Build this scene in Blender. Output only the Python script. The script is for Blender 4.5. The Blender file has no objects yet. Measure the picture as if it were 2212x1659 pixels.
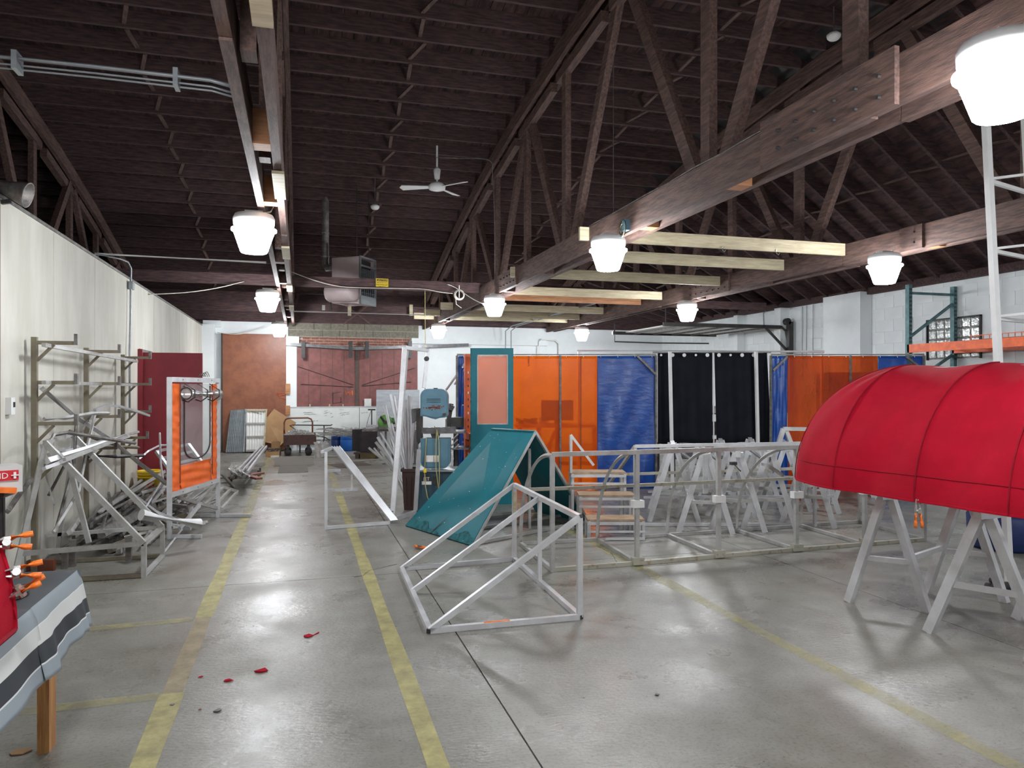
import bpy, bmesh, math, random
from mathutils import Vector, Matrix, Euler
random.seed(7)
SC = bpy.context.scene
COL = SC.collection
R = math.radians
YAW = R(16.0); CS, SN = math.cos(YAW), math.sin(YAW); F = 1600.0; HZ = 837.0; EYE = 1.5
# ---------------------------------------------------------------- camera
cam = bpy.data.cameras.new('camera'); cam.sensor_width = 36; cam.lens = F / 2212 * 36
cam.shift_y = 7.5 / 2212; cam.clip_start = 0.05
camo = bpy.data.objects.new('camera', cam); COL.objects.link(camo)
camo.location = (0, 0, EYE); camo.rotation_euler = (R(90), 0, -YAW)
SC.camera = camo
# ---------------------------------------------------------------- world and exposure
w = bpy.data.worlds.new('world'); SC.world = w; w.use_nodes = True
w.node_tree.nodes['Background'].inputs[0].default_value = (0.55, 0.62, 0.8, 1)
w.node_tree.nodes['Background'].inputs[1].default_value = 0.02
vs = SC.view_settings
vs.view_transform = 'Standard'; vs.look = 'None'; vs.gamma = 1; vs.use_curve_mapping = False
vs.exposure = 1.2
LAMP_STRENGTH = 60.0
# ---------------------------------------------------------------- where a sight line through the lens meets the room
def PF(px, py, f):                      # at distance f along the lens axis
    r = (px - 1106) / F * f
    return Vector((r * CS + f * SN, -r * SN + f * CS, EYE + (HZ - py) * f / F))
def G(px, py, z=0.0):                   # on the horizontal plane z
    return PF(px, py, F * (EYE - z) / (py - HZ))
def PY(px, py, Y):                      # on the plane y = Y
    k = (px - 1106) / F
    return PF(px, py, Y / (CS - k * SN))
def PX(px, py, X):
    k = (px - 1106) / F
    return PF(px, py, X / (k * CS + SN))
def RF(r, f, z=0.0):
    return Vector((r * CS + f * SN, -r * SN + f * CS, z))
V = Vector
# ---------------------------------------------------------------- materials
MATS = {}
def mat(name, col, rough=0.6, metal=0.0, col2=None, scale=6.0, bump=0.0, bscale=None, stretch=(1, 1, 1), spec=0.5,
        emit=0.0, trans=0.0, alpha=None, detail=4.0, lo=0.4, hi=0.62, rvar=0.0):
    if name in MATS: return MATS[name]
    m = bpy.data.materials.new(name); m.use_nodes = True
    nt = m.node_tree; N = nt.nodes; L = nt.links; b = N['Principled BSDF']
    c4 = lambda c: (c[0], c[1], c[2], 1)
    b.inputs['Base Color'].default_value = c4(col); b.inputs['Roughness'].default_value = rough
    b.inputs['Metallic'].default_value = metal; b.inputs['Specular IOR Level'].default_value = spec
    tc = N.new('ShaderNodeTexCoord'); mp = N.new('ShaderNodeMapping'); mp.inputs['Scale'].default_value = stretch
    L.new(tc.outputs['Object'], mp.inputs['Vector'])
    if col2 is None: col2 = tuple(x * 0.82 for x in col)
    n = N.new('ShaderNodeTexNoise'); n.inputs['Scale'].default_value = scale; n.inputs['Detail'].default_value = detail
    n.inputs['Roughness'].default_value = 0.65
    L.new(mp.outputs[0], n.inputs['Vector'])
    rp = N.new('ShaderNodeValToRGB'); rp.color_ramp.elements[0].position = lo; rp.color_ramp.elements[1].position = hi
    rp.color_ramp.elements[0].color = c4(col2); rp.color_ramp.elements[1].color = c4(col)
    L.new(n.outputs['Fac'], rp.inputs[0]); L.new(rp.outputs[0], b.inputs['Base Color'])
    if rvar:
        mr = N.new('ShaderNodeMapRange'); mr.inputs['To Min'].default_value = rough - rvar; mr.inputs['To Max'].default_value = rough + rvar
        mr.inputs['From Min'].default_value = 0.3; mr.inputs['From Max'].default_value = 0.7
        L.new(n.outputs['Fac'], mr.inputs[0]); L.new(mr.outputs[0], b.inputs['Roughness'])
    if bump:
        n2 = N.new('ShaderNodeTexNoise'); n2.inputs['Scale'].default_value = bscale or scale * 4; n2.inputs['Detail'].default_value = 3
        L.new(mp.outputs[0], n2.inputs['Vector'])
        bp = N.new('ShaderNodeBump'); bp.inputs['Strength'].default_value = bump; bp.inputs['Distance'].default_value = 0.01
        L.new(n2.outputs['Fac'], bp.inputs['Height']); L.new(bp.outputs[0], b.inputs['Normal'])
    if emit:
        b.inputs['Emission Color'].default_value = c4(col); b.inputs['Emission Strength'].default_value = emit
    if trans:
        out = N['Material Output']; t = N.new('ShaderNodeBsdfTransparent'); t.inputs[0].default_value = c4(alpha or col)
        mx = N.new('ShaderNodeMixShader'); mx.inputs[0].default_value = trans
        L.new(b.outputs[0], mx.inputs[1]); L.new(t.outputs[0], mx.inputs[2]); L.new(mx.outputs[0], out.inputs['Surface'])
    MATS[name] = m; return m
alu = mat('aluminium', (0.62, 0.63, 0.65), 0.36, 0.35, (0.52, 0.52, 0.53), 5, rvar=0.06)
alu2 = mat('worn_aluminium', (0.46, 0.46, 0.45), 0.45, 0.25, (0.34, 0.335, 0.315), 6, rvar=0.06)
alu3 = mat('dull_steel', (0.23, 0.225, 0.215), 0.5, 0.5, (0.13, 0.11, 0.10), 12)
rust = mat('rusty_steel', (0.17, 0.135, 0.105), 0.65, 0.2, (0.22, 0.20, 0.135), 5)
oldalu = mat('old_painted_aluminium', (0.42, 0.405, 0.34), 0.5, 0.3, (0.27, 0.20, 0.10), 18, lo=0.32, hi=0.45)
wood_d = mat('dark_truss_wood', (0.145, 0.083, 0.064), 0.75, 0, (0.064, 0.038, 0.034), 7, 0.25, 40, (6, 0.7, 6))
wood_x = mat('dark_joist_wood', (0.100, 0.052, 0.047), 0.8, 0, (0.040, 0.023, 0.027), 7, 0.2, 40, (0.7, 6, 6))
deck_m = mat('dark_roof_deck', (0.092, 0.046, 0.042), 0.85, 0, (0.030, 0.017, 0.020), 5, 0.2, 30, (3, 0.6, 1))
pale = mat('pale_timber', (0.50, 0.44, 0.30), 0.7, 0, (0.38, 0.32, 0.21), 6, 0.15, 30, (0.6, 5, 5))
orwood = mat('orange_timber', (0.50, 0.25, 0.12), 0.7, 0, (0.36, 0.16, 0.07), 6, 0, None, (0.6, 5, 5))
woodleg = mat('pine_leg', (0.50, 0.26, 0.09), 0.6, 0, (0.34, 0.15, 0.05), 6, 0.1, 30, (8, 8, 0.6))
cream = mat('cream_wallboard', (0.60, 0.585, 0.52), 0.75, 0, (0.50, 0.485, 0.42), 1.3, 0.05, 60, stretch=(1, 1.5, .45), detail=7)
white = mat('white_painted_block', (0.80, 0.84, 0.84), 0.7, 0, (0.74, 0.78, 0.79), 1.5, 0.2, 90)
white2 = mat('white_gloss', (0.80, 0.80, 0.78), 0.4, 0, (0.7, 0.7, 0.68), 3)
whboard = mat('white_board', (0.74, 0.78, 0.75), 0.35, 0, (0.68, 0.72, 0.69), 2)
plast = mat('white_plastic', (0.78, 0.79, 0.78), 0.45, 0, (0.7, 0.7, 0.7), 3)
black = mat('black_iron', (0.03, 0.03, 0.033), 0.5, 0.2, (0.05, 0.045, 0.04), 9)
red = mat('red_canvas', (0.40, 0.004, 0.020), 0.85, 0, (0.35, 0.0035, 0.017), 5, 0.25, 260, spec=0.15)
seam = mat('red_seam', (0.25, 0.003, 0.014), 0.8, 0, spec=0.2)
teal = mat('teal_canvas', (0.005, 0.15, 0.19), 0.5, 0, (0.004, 0.13, 0.165), 3, 0.08, 120, spec=0.4)
teald = mat('teal_dirt', (0.01, 0.05, 0.055), 0.8, 0, (0.005, 0.14, 0.16), 14, lo=0.45, hi=0.62)
orange = mat('orange_canvas', (0.86, 0.15, 0.012), 0.7, 0, (0.76, 0.12, 0.01), 6, 0.1, 90)
rackor = mat('orange_rack_paint', (0.78, 0.14, 0.03), 0.45, 0.1, (0.6, 0.10, 0.03), 12)
rackgr = mat('teal_rack_paint', (0.10, 0.21, 0.22), 0.5, 0.2, (0.06, 0.13, 0.14), 12)
blue = mat('blue_tarp', (0.008, 0.075, 0.34), 0.36, 0, (0.006, 0.05, 0.27), 3, 0.8, 6, stretch=(1.4, 1, 2.6), spec=0.6)
blackcl = mat('black_cloth', (0.010, 0.012, 0.018), 0.85, 0, (0.006, 0.008, 0.012), 4, spec=0.2)
bluebar = mat('blue_drum_plastic', (0.008, 0.13, 0.48), 0.4, 0, (0.006, 0.10, 0.40), 5)
navybar = mat('navy_drum_plastic', (0.015, 0.035, 0.16), 0.4, 0, (0.01, 0.028, 0.12), 5)
yellow = mat('yellow_plastic', (0.80, 0.56, 0.02), 0.45, 0, (0.7, 0.48, 0.02), 5)
reddoor = mat('crimson_door_paint', (0.24, 0.010, 0.022), 0.5, 0, (0.20, 0.009, 0.02), 2)
browndoor = mat('brown_hardboard', (0.27, 0.095, 0.045), 0.45, 0, (0.20, 0.065, 0.032), 3.5, 0.05, 40)
maroon = mat('maroon_door_paint', (0.235, 0.085, 0.075), 0.6, 0, (0.17, 0.062, 0.055), 5, 0.05, 40)
brickm = mat('red_brick', (0.33, 0.13, 0.085), 0.85, 0, (0.20, 0.07, 0.05), 25, 0.2, 90)
mortar = mat('mortar', (0.50, 0.42, 0.36), 0.9)
cmu = mat('grey_block', (0.22, 0.21, 0.16), 0.9, 0, (0.15, 0.14, 0.11), 20, 0.4, 120)
card = mat('cardboard', (0.42, 0.25, 0.12), 0.8, 0, (0.36, 0.21, 0.10), 3)
sawblue = mat('blue_grey_enamel', (0.10, 0.21, 0.28), 0.4, 0.1, (0.08, 0.175, 0.235), 6)
sawdark = mat('dark_blue_enamel', (0.035, 0.075, 0.10), 0.4, 0.1, (0.028, 0.06, 0.08), 6)
cast = mat('cast_iron', (0.16, 0.16, 0.17), 0.4, 0.6, (0.10, 0.10, 0.10), 12)
green = mat('green_enamel', (0.12, 0.32, 0.06), 0.45, 0, (0.09, 0.24, 0.05), 8)
brownbin = mat('brown_bin_plastic', (0.065, 0.028, 0.028), 0.5, 0, (0.05, 0.022, 0.022), 5)
cabm = mat('dark_cabinet_steel', (0.035, 0.028, 0.032), 0.35, 0.2, (0.05, 0.04, 0.045), 8)
galv = mat('galvanised_sheet', (0.34, 0.375, 0.395), 0.42, 0.4, (0.28, 0.31, 0.33), 3, stretch=(1, 1, 5))
matm = mat('grey_floor_mat', (0.20, 0.18, 0.155), 0.9, 0, (0.16, 0.145, 0.125), 40, 0.3, 150)
matd = mat('brown_floor_mat', (0.11, 0.085, 0.07), 0.9, 0, (0.085, 0.065, 0.055), 30)
orclamp = mat('orange_grip', (0.85, 0.20, 0.02), 0.4, 0, (0.7, 0.15, 0.02), 20)
steel = mat('bright_steel', (0.62, 0.62, 0.60), 0.25, 0.9, (0.45, 0.44, 0.42), 20)
copper = mat('red_brown_steel', (0.20, 0.06, 0.03), 0.55, 0.2, (0.14, 0.04, 0.025), 10)
paper = mat('paper', (0.8, 0.8, 0.76), 0.8)
cordy = mat('yellow_cord', (0.42, 0.38, 0.16), 0.6)
cordw = mat('white_cord', (0.70, 0.66, 0.58), 0.6)
ink = mat('black_ink', (0.02, 0.02, 0.02), 0.7)
redink = mat('red_ink', (0.55, 0.01, 0.02), 0.6)
grime = mat('joint_dirt', (0.05, 0.045, 0.04), 0.95)  # dark dirt showing in the slab joints and cracks
heat = mat('beige_pink_enamel', (0.47, 0.38, 0.38), 0.5, 0, (0.42, 0.34, 0.34), 3)
vinyl_o = mat('orange_weld_vinyl', (0.95, 0.20, 0.010), 0.3, 0, (0.84, 0.155, 0.008), 2.5, 0.08, 8, trans=0.66, alpha=(1.0, 0.45, 0.09))
vinyl_c = mat('clear_vinyl', (0.75, 0.76, 0.77), 0.08, 0, (0.6, 0.6, 0.6), 4, 0.3, 9, trans=0.72, alpha=(0.92, 0.92, 0.92))
pwrap = mat('plastic_wrap', (0.80, 0.78, 0.76), 0.15, 0, (0.6, 0.58, 0.55), 12, 0.8, 20, trans=0.4, alpha=(0.9, 0.9, 0.9))
lensm = mat('lamp_lens', (0.95, 0.97, 1.0), 0.5, 0, (0.95, 0.97, 1.0), 1, emit=LAMP_STRENGTH)
lensm.node_tree.nodes['Principled BSDF'].inputs['Emission Color'].default_value = (0.93, 0.96, 1.0, 1)
glassb = mat('glass_block', (0.30, 0.33, 0.32), 0.08, 0.3, (0.62, 0.66, 0.64), 22, 1.0, 16, lo=0.45, hi=0.5, spec=0.9)
# floor concrete
def floor_mat():
    m = bpy.data.materials.new('polished_concrete'); m.use_nodes = True
    nt = m.node_tree; N = nt.nodes; L = nt.links; b = N['Principled BSDF']
    g = N.new('ShaderNodeNewGeometry')
    def noise(s, d=5, st=None, r=0.6):
        n = N.new('ShaderNodeTexNoise'); n.inputs['Scale'].default_value = s; n.inputs['Detail'].default_value = d; n.inputs['Roughness'].default_value = r
        src = g.outputs['Position']
        if st:
            mp = N.new('ShaderNodeMapping'); mp.inputs['Scale'].default_value = st; L.new(src, mp.inputs[0]); src = mp.outputs[0]
        L.new(src, n.inputs['Vector']); return n.outputs['Fac']
    def ramp(f, a, ca, b_, cb):
        r = N.new('ShaderNodeValToRGB'); e = r.color_ramp.elements
        e[0].position = a; e[0].color = (*ca, 1); e[1].position = b_; e[1].color = (*cb, 1); L.new(f, r.inputs[0]); return r.outputs[0]
    def mul(a, c, f=1.0):
        x = N.new('ShaderNodeMix'); x.data_type = 'RGBA'; x.blend_type = 'MULTIPLY'; x.inputs[0].default_value = f
        L.new(a, x.inputs[6]); L.new(c, x.inputs[7]); return x.outputs[2]
    base = ramp(noise(0.7, 6), 0.35, (0.205, 0.195, 0.165), 0.65, (0.285, 0.28, 0.255))
    c = mul(base, ramp(noise(5, 6), 0.3, (0.80, 0.79, 0.77), 0.62, (1, 1, 1)))
    c = mul(c, ramp(noise(60, 3), 0.34, (0.75, 0.74, 0.72), 0.5, (1, 1, 1)))
    c = mul(c, ramp(noise(9, 4, (1.0, 7.0, 1)), 0.70, (1, 1, 1), 0.74, (0.75, 0.74, 0.72)), 0.2)
    c = mul(c, ramp(noise(30, 2), 0.70, (1, 1, 1), 0.73, (0.3, 0.28, 0.25)), 0.8)
    L.new(c, b.inputs['Base Color'])
    mr = N.new('ShaderNodeMapRange'); mr.inputs['From Min'].default_value = 0.35; mr.inputs['From Max'].default_value = 0.65
    mr.inputs['To Min'].default_value = 0.20; mr.inputs['To Max'].default_value = 0.48
    L.new(noise(1.6, 6), mr.inputs[0]); L.new(mr.outputs[0], b.inputs['Roughness'])
    bp = N.new('ShaderNodeBump'); bp.inputs['Strength'].default_value = 0.28; bp.inputs['Distance'].default_value = 0.01
    L.new(noise(28, 5, (1, 2.2, 1)), bp.inputs['Height']); L.new(bp.outputs[0], b.inputs['Normal'])
    return m
conc = floor_mat()
def paint_mat(name, col, wear):
    m = bpy.data.materials.new(name); m.use_nodes = True
    nt = m.node_tree; N = nt.nodes; L = nt.links; b = N['Principled BSDF']
    b.inputs['Base Color'].default_value = (*col, 1); b.inputs['Roughness'].default_value = 0.5
    g = N.new('ShaderNodeNewGeometry'); n = N.new('ShaderNodeTexNoise'); n.inputs['Scale'].default_value = 7; n.inputs['Detail'].default_value = 7
    n.inputs['Roughness'].default_value = 0.7
    L.new(g.outputs['Position'], n.inputs['Vector'])
    mr = N.new('ShaderNodeMapRange'); mr.inputs['From Min'].default_value = 0.35; mr.inputs['From Max'].default_value = 0.65
    mr.inputs['To Min'].default_value = wear - 0.25; mr.inputs['To Max'].default_value = wear + 0.25
    L.new(n.outputs['Fac'], mr.inputs[0]); L.new(mr.outputs[0], b.inputs['Alpha'])
    return m
paint_y = paint_mat('worn_yellow_paint', (0.43, 0.385, 0.155), 0.72)
paint_f = paint_mat('faded_yellow_paint', (0.42, 0.385, 0.19), 0.40)
paint_o = paint_mat('worn_ochre_paint', (0.33, 0.26, 0.15), 0.70)
# ---------------------------------------------------------------- mesh builder
def frame_of(d, up=V((0, 0, 1))):
    d = d.normalized()
    if abs(d.dot(up)) > 0.98: up = V((0, 1, 0))
    x = d.cross(up).normalized(); y = x.cross(d).normalized()
    return x, y, d
class MB:
    def __init__(s): s.v = []; s.f = []
    def add(s, vs_, fs):
        o = len(s.v); s.v += [V(p) for p in vs_]; s.f += [tuple(i + o for i in f) for f in fs]; return s
    def box(s, a, b):
        x0, y0, z0 = a; x1, y1, z1 = b
        return s.add([(x0, y0, z0), (x1, y0, z0), (x1, y1, z0), (x0, y1, z0), (x0, y0, z1), (x1, y0, z1), (x1, y1, z1), (x0, y1, z1)],
                     [(0, 3, 2, 1), (4, 5, 6, 7), (0, 1, 5, 4), (1, 2, 6, 5), (2, 3, 7, 6), (3, 0, 4, 7)])
    def cbox(s, c, sz):
        return s.box([c[i] - sz[i] / 2 for i in range(3)], [c[i] + sz[i] / 2 for i in range(3)])
    def bar(s, p, q, w=0.03, h=None, up=V((0, 0, 1)), roll=0):
        p = V(p); q = V(q); h = h or w; x, y, d = frame_of(q - p, V(up))
        if roll: x, y = x * math.cos(roll) + y * math.sin(roll), y * math.cos(roll) - x * math.sin(roll)
        vs_ = []
        for c in (p, q):
            for (a, b) in ((-1, -1), (1, -1), (1, 1), (-1, 1)): vs_.append(c + x * a * w / 2 + y * b * h / 2)
        return s.add(vs_, [(0, 3, 2, 1), (4, 5, 6, 7), (0, 1, 5, 4), (1, 2, 6, 5), (2, 3, 7, 6), (3, 0, 4, 7)][0:6])
    def tube(s, p, q, r=0.02, n=8, r2=None): return s.path([p, q], r, n, r2)
    def path(s, pts, r=0.01, n=6, r2=None):
        pts = [V(p) for p in pts]; o = len(s.v); N = len(pts); px = None
        for i, p in enumerate(pts):
            d = (pts[min(i + 1, N - 1)] - pts[max(i - 1, 0)])
            if d.length < 1e-9: d = V((0, 0, 1))
            x, y, d = frame_of(d)
            if px is not None:
                x = (px - d * px.dot(d)).normalized(); y = d.cross(x)
            px = x
            rr = r if r2 is None else r + (r2 - r) * i / (N - 1)
            for k in range(n):
                a = 2 * math.pi * k / n; s.v.append(p + (x * math.cos(a) + y * math.sin(a)) * rr)
        for i in range(N - 1):
            for k in range(n):
                a = o + i * n + k; b = o + i * n + (k + 1) % n; s.f.append((a, b, b + n, a + n))
        s.f.append(tuple(o + k for k in reversed(range(n)))); s.f.append(tuple(o + (N - 1) * n + k for k in range(n)))
        return s
    def prism(s, pts, t):                 # polygon pts extruded by vector t
        pts = [V(p) for p in pts]; t = V(t); n = len(pts)
        return s.add(pts + [p + t for p in pts], [tuple(reversed(range(n))), tuple(range(n, 2 * n))] +
                     [(i, (i + 1) % n, (i + 1) % n + n, i + n) for i in range(n)])
    def lathe(s, prof, c=(0, 0, 0), n=20, ax=V((0, 0, 1))):
        x, y, d = frame_of(V(ax)); c = V(c); o = len(s.v)
        for (r, h) in prof:
            for k in range(n):
                a = 2 * math.pi * k / n; s.v.append(c + d * h + (x * math.cos(a) + y * math.sin(a)) * r)
        for i in range(len(prof) - 1):
            for k in range(n):
                a = o + i * n + k; b = o + i * n + (k + 1) % n; s.f.append((a, b, b + n, a + n))
        s.f.append(tuple(o + k for k in reversed(range(n)))); s.f.append(tuple(o + (len(prof) - 1) * n + k for k in range(n)))
        return s
    def grid(s, fn, nu, nv, th=0.0):       # surface fn(u,v) with optional thickness along local normal
        P = [[V(fn(i / nu, j / nv)) for j in range(nv + 1)] for i in range(nu + 1)]
        o = len(s.v)
        for row in P: s.v += row
        W = nv + 1
        for i in range(nu):
            for j in range(nv):
                a = o + i * W + j; s.f.append((a, a + W, a + W + 1, a + 1))
        return s
    def make(s, name, m, parent=None, smooth=False):
        me = bpy.data.meshes.new(name)
        if parent is None:
            xs = [p.x for p in s.v]; ys = [p.y for p in s.v]; zs = [p.z for p in s.v]
            c = V(((min(xs) + max(xs)) / 2, (min(ys) + max(ys)) / 2, min(zs)))
        else:
            c = V((0, 0, 0)); q = parent
            while q is not None: c = c + q.location; q = q.parent
        me.from_pydata([p - c for p in s.v], [], s.f)
        if m: me.materials.append(m)
        bm = bmesh.new(); bm.from_mesh(me); bmesh.ops.recalc_face_normals(bm, faces=bm.faces); bm.to_mesh(me); bm.free()
        if smooth:
            for p in me.polygons: p.use_smooth = True
        o = bpy.data.objects.new(name, me); COL.objects.link(o)
        if parent is None: o.location = c
        else: o.parent = parent
        return o
def tag(o, label=None, cat=None, group=None, kind=None):
    if label: o['label'] = label
    if cat: o['category'] = cat
    if group: o['group'] = group
    if kind: o['kind'] = kind
    return o
def thing(name, loc, label, cat, group=None):
    o = bpy.data.objects.new(name, None); COL.objects.link(o); o.location = loc; o.empty_display_size = 0.1
    return tag(o, label, cat, group)
def struct(name, loc=(0, 0, 0)):
    o = bpy.data.objects.new(name, None); COL.objects.link(o); o.location = loc; o['kind'] = 'structure'; return o
def copy_tree(o, parent=None):
    c = o.copy(); COL.objects.link(c); c.parent = parent
    for ch in list(o.children): copy_tree(ch, c)
    return c
def inst(me, name, loc, parent, rot=None):
    o = bpy.data.objects.new(name, me); COL.objects.link(o); o.parent = parent
    q = parent; off = V((0, 0, 0))
    while q is not None: off = off + q.location; q = q.parent
    o.location = V(loc) - off
    if rot: o.rotation_euler = rot
    return o
def smoothsharp(o, ang=35):
    me = o.data
    for p in me.polygons: p.use_smooth = True
    bm = bmesh.new(); bm.from_mesh(me)
    for e in bm.edges:
        if len(e.link_faces) == 2 and e.calc_face_angle(0) > R(ang): e.smooth = False
    bm.to_mesh(me); bm.free(); return o
def solid(o, th, off=0):
    md = o.modifiers.new('thickness', 'SOLIDIFY'); md.thickness = th; md.offset = off; return o
def bars(root, lst, m, w=0.03, h=None):
    for it in lst:
        nm, p, q = it[:3]; ww = it[3] if len(it) > 3 else w; mm = it[4] if len(it) > 4 else m
        MB().bar(p, q, ww, h or ww).make(nm, mm, root)
# ================================================================ ROOM SHELL
YB, XL, XR = 18.5, -2.14, 9.6
def zt(Y): return 5.52 - 0.01158 * (Y - 5) ** 2          # underside of the bowed top chords
def zj(Y): return zt(Y) + 0.22                           # underside of the joists
def zd(X, Y):                                            # underside of the deck boards
    z = zt(Y) + 0.42
    if X > 6.35: t = (X - 6.35) / (XR - 6.35); z = z * (1 - t) + 3.33 * t
    return z
fl = struct('floor')
o = MB().box((-6, -6.2, -0.15), (XR + 0.2, YB + 0.2, -0.02)).make('subfloor', grime, fl)
xe = [-6, -2.14, 0.92, 3.98, 7.04, XR + 0.1]; ye = [-6.1, -0.6, 2.7 - 2.9 + 0.0, 6.0, 9.55, 13.1, YB + 0.1]
ye = [-6.1, -3.0, 0.2, 6.0, 9.55, 13.1, YB + 0.1]
for i in range(len(xe) - 1):
    for j in range(len(ye) - 1):
        g = 0.004
        MB().box((xe[i] + g, ye[j] + g, -0.02), (xe[i + 1] - g, ye[j + 1] - g, 0)).make('slab', conc, fl)
def strip(p, q, wd, m, z=0.0015, name='floor_marking'):
    p = V(p); q = V(q); d = (q - p); n = max(2, int(d.length / 0.25)); s = V((-d.y, d.x, 0)).normalized()
    mb = MB()
    def fn(u, v):
        c = p + d * u; ww = wd * (0.94 + 0.08 * math.sin(u * d.length * 3.1)) ; r = c + s * (v - 0.5) * ww
        return V((r.x, r.y, z))
    return mb.grid(fn, n, 1).make(name, m, fl)
strip((-0.575, -0.5, 0), (-0.60, 3.95, 0), 0.115, paint_y)
strip((-0.60, 3.95, 0), (-0.60, 5.2, 0), 0.10, paint_o)
strip((-0.60, 5.2, 0), (-0.60, 9.5, 0), 0.115, paint_y)
strip((-0.60, 9.5, 0), (-0.62, 16.8, 0), 0.12, paint_f)
strip((0.528, -0.5, 0), (0.528, 10.5, 0), 0.10, paint_y)
strip((0.528, 10.5, 0), (0.54, 16.2, 0), 0.11, paint_f)
strip((2.72, 0.5, 0), (2.72, 4.6, 0), 0.10, paint_f)
strip((2.72, 4.6, 0), (2.72, 13.5, 0), 0.12, paint_f)
strip((-0.66, 3.93, 0), (-1.75, 3.90, 0), 0.09, paint_f, 0.0022)
strip((-0.66, 5.17, 0), (-1.75, 5.12, 0), 0.09, paint_f, 0.0022)
def crack(pts, w_=0.004):
    mb = MB()
    P = [G(*p) for p in pts]
    for a, b in zip(P[:-1], P[1:]):
        n = max(1, int((b - a).length / 0.08)); last = a
        for i in range(n):
            t = (i + 1) / n; c = a.lerp(b, t) + V((random.uniform(-1, 1), random.uniform(-1, 1), 0)) * 0.006
            mb.bar(last + V((0, 0, 0.0005)), c + V((0, 0, 0.0005)), w_ * random.uniform(0.5, 1.3), 0.002); last = c
    mb.make('crack', grime, fl)
crack([(765, 1247), (785, 1243), (800, 1232), (858, 1219)], 0.007)
crack([(1290, 1180), (1320, 1195), (1338, 1222)], 0.005)

# left partition wall
wl = struct('wall_left')
MB().box((XL - 0.14, -6, 0), (XL, YB, 2.91)).make('wallboard', cream, wl)
MB().box((XL - 0.16, -6, 2.91), (XL + 0.012, YB, 2.935)).make('cap_board', alu3, wl)
for yy in (6.32, 7.6, 9.0, 12.4, 14.9, 17.2):
    MB().box((XL, yy - 0.02, 0), (XL + 0.004, yy + 0.02, 2.9)).make('joint_batten', cream if yy > 6.5 else rust, wl)
MB().box((-5.75, -6, 0), (-5.6, YB, 5.9)).make('wall_far_left', cmu)
# right block wall with real blocks
wr = struct('wall_right')
MB().box((XR + 0.012, -6, 0), (XR + 0.2, YB, 3.24)).make('wall_body', white, wr)
bme = MB().box((0, -0.197, 0.0), (0.014, 0.197, 0.195)).make('block', white, wr); bme.location = (XR, 5.2, 0.0)
me = bme.data; k = 0
WIN = (8.55, 9.47, 1.95, 2.55)
for row in range(7):
    z = 1.85 + row * 0.2
    for c in range(34):
        y = 6.2 + c * 0.4 + (0.2 if row % 2 else 0)
        if y > 18.3 or z > 3.1: continue
        if z + 0.195 > WIN[2] and z < WIN[3] and y + 0.2 > WIN[0] - 0.03 and y - 0.2 < WIN[1] + 0.03: continue
        inst(me, 'block', (XR + random.uniform(-0.003, 0.001), y, z), wr)
for (ya, yb_, xx) in ((10.7, 11.65, 9.36), (14.55, 14.7, 9.42), (12.95, 13.15, 9.38)):
    MB().box((xx, ya, 0), (XR + 0.02, yb_, 3.17 if ya < 12 else 3.12)).make('pilaster', white, wr)
# glass-block window
win = struct('window_1', (XR, 9.0, WIN[2]))
gb = MB()
gme = None
for i in range(6):
    for j in range(4):
        y0 = WIN[0] + i * 0.154; z0 = WIN[2] + j * 0.15
        if gme is None:
            ob = MB().box((XR - 0.015, y0 + .005, z0 + .005), (XR + 0.03, y0 + 0.148, z0 + 0.144)).make('pane', glassb, win)
            bv = ob.modifiers.new('b', 'BEVEL'); bv.width = 0.012; bv.segments = 2
            gme = ob.data
        else:
            ob = bpy.data.objects.new('pane', gme); COL.objects.link(ob); ob.parent = win; ob.location = (0, i * 0.154, j * 0.15)
            bv = ob.modifiers.new('b', 'BEVEL'); bv.width = 0.012; bv.segments = 2
MB().box((XR - 0.002, WIN[0] - 0.01, WIN[2] - 0.01), (XR + 0.03, WIN[1] + 0.02, WIN[3] + 0.01)).make('grout_bed', alu3, win)
for a in range(2):
    MB().box((XR - 0.03, WIN[0] - 0.02 + a * 0.955, WIN[2] - 0.02), (XR + 0.02, WIN[0] + a * 0.955, WIN[3] + 0.02)).make('jamb', black, win)
MB().box((XR - 0.03, WIN[0] - 0.02, WIN[3]), (XR + 0.02, WIN[1] + 0.03, WIN[3] + 0.02)).make('head', black, win)

# back wall
wb = struct('wall_back')
MB().box((XL, YB, 0), (XR + 0.2, YB + 0.2, 3.05)).make('wall_body', white, wb)
MB().box((-5.7, YB, 3.05), (XR + 0.2, YB + 0.2, 4.1)).make('upper_boarding', wood_x, wb)
MB().box((-5.7, YB, 0), (XL, YB + 0.2, 3.05)).make('side_body', cmu, wb)
def xb(px, Y=YB): return PY(px, 800, Y).x
def zb(px, py, Y=YB): return PY(px, py, Y).z
x0, x1 = xb(622), xb(904)
MB().box((x0, YB - 0.012, zb(760, 731)), (x1, YB, 3.05)).make('block_bed', mortar, wb)
bw = 0.40; nz = 2; zz0 = zb(760, 729); bh = (3.05 - zz0) / 2
for r_ in range(2):
    x = x0 - (bw / 2 if r_ else 0)
    while x < x1:
        a = max(x, x0) + 0.006; b = min(x + bw, x1) - 0.006
        if b - a > 0.05: MB().box((a, YB - 0.03 - random.uniform(0, .008), zz0 + r_ * bh + 0.006), (b, YB - 0.01, zz0 + (r_ + 1) * bh - 0.006)).make('block', cmu, wb)
        x += bw
x0, x1 = xb(644), xb(886); za, zb_ = zb(760, 752), zb(760, 730)
MB().box((x0, YB - 0.012, za), (x1, YB, zb_)).make('mortar_bed', mortar, wb)
bh = (zb_ - za) / 4; bme = None
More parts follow.
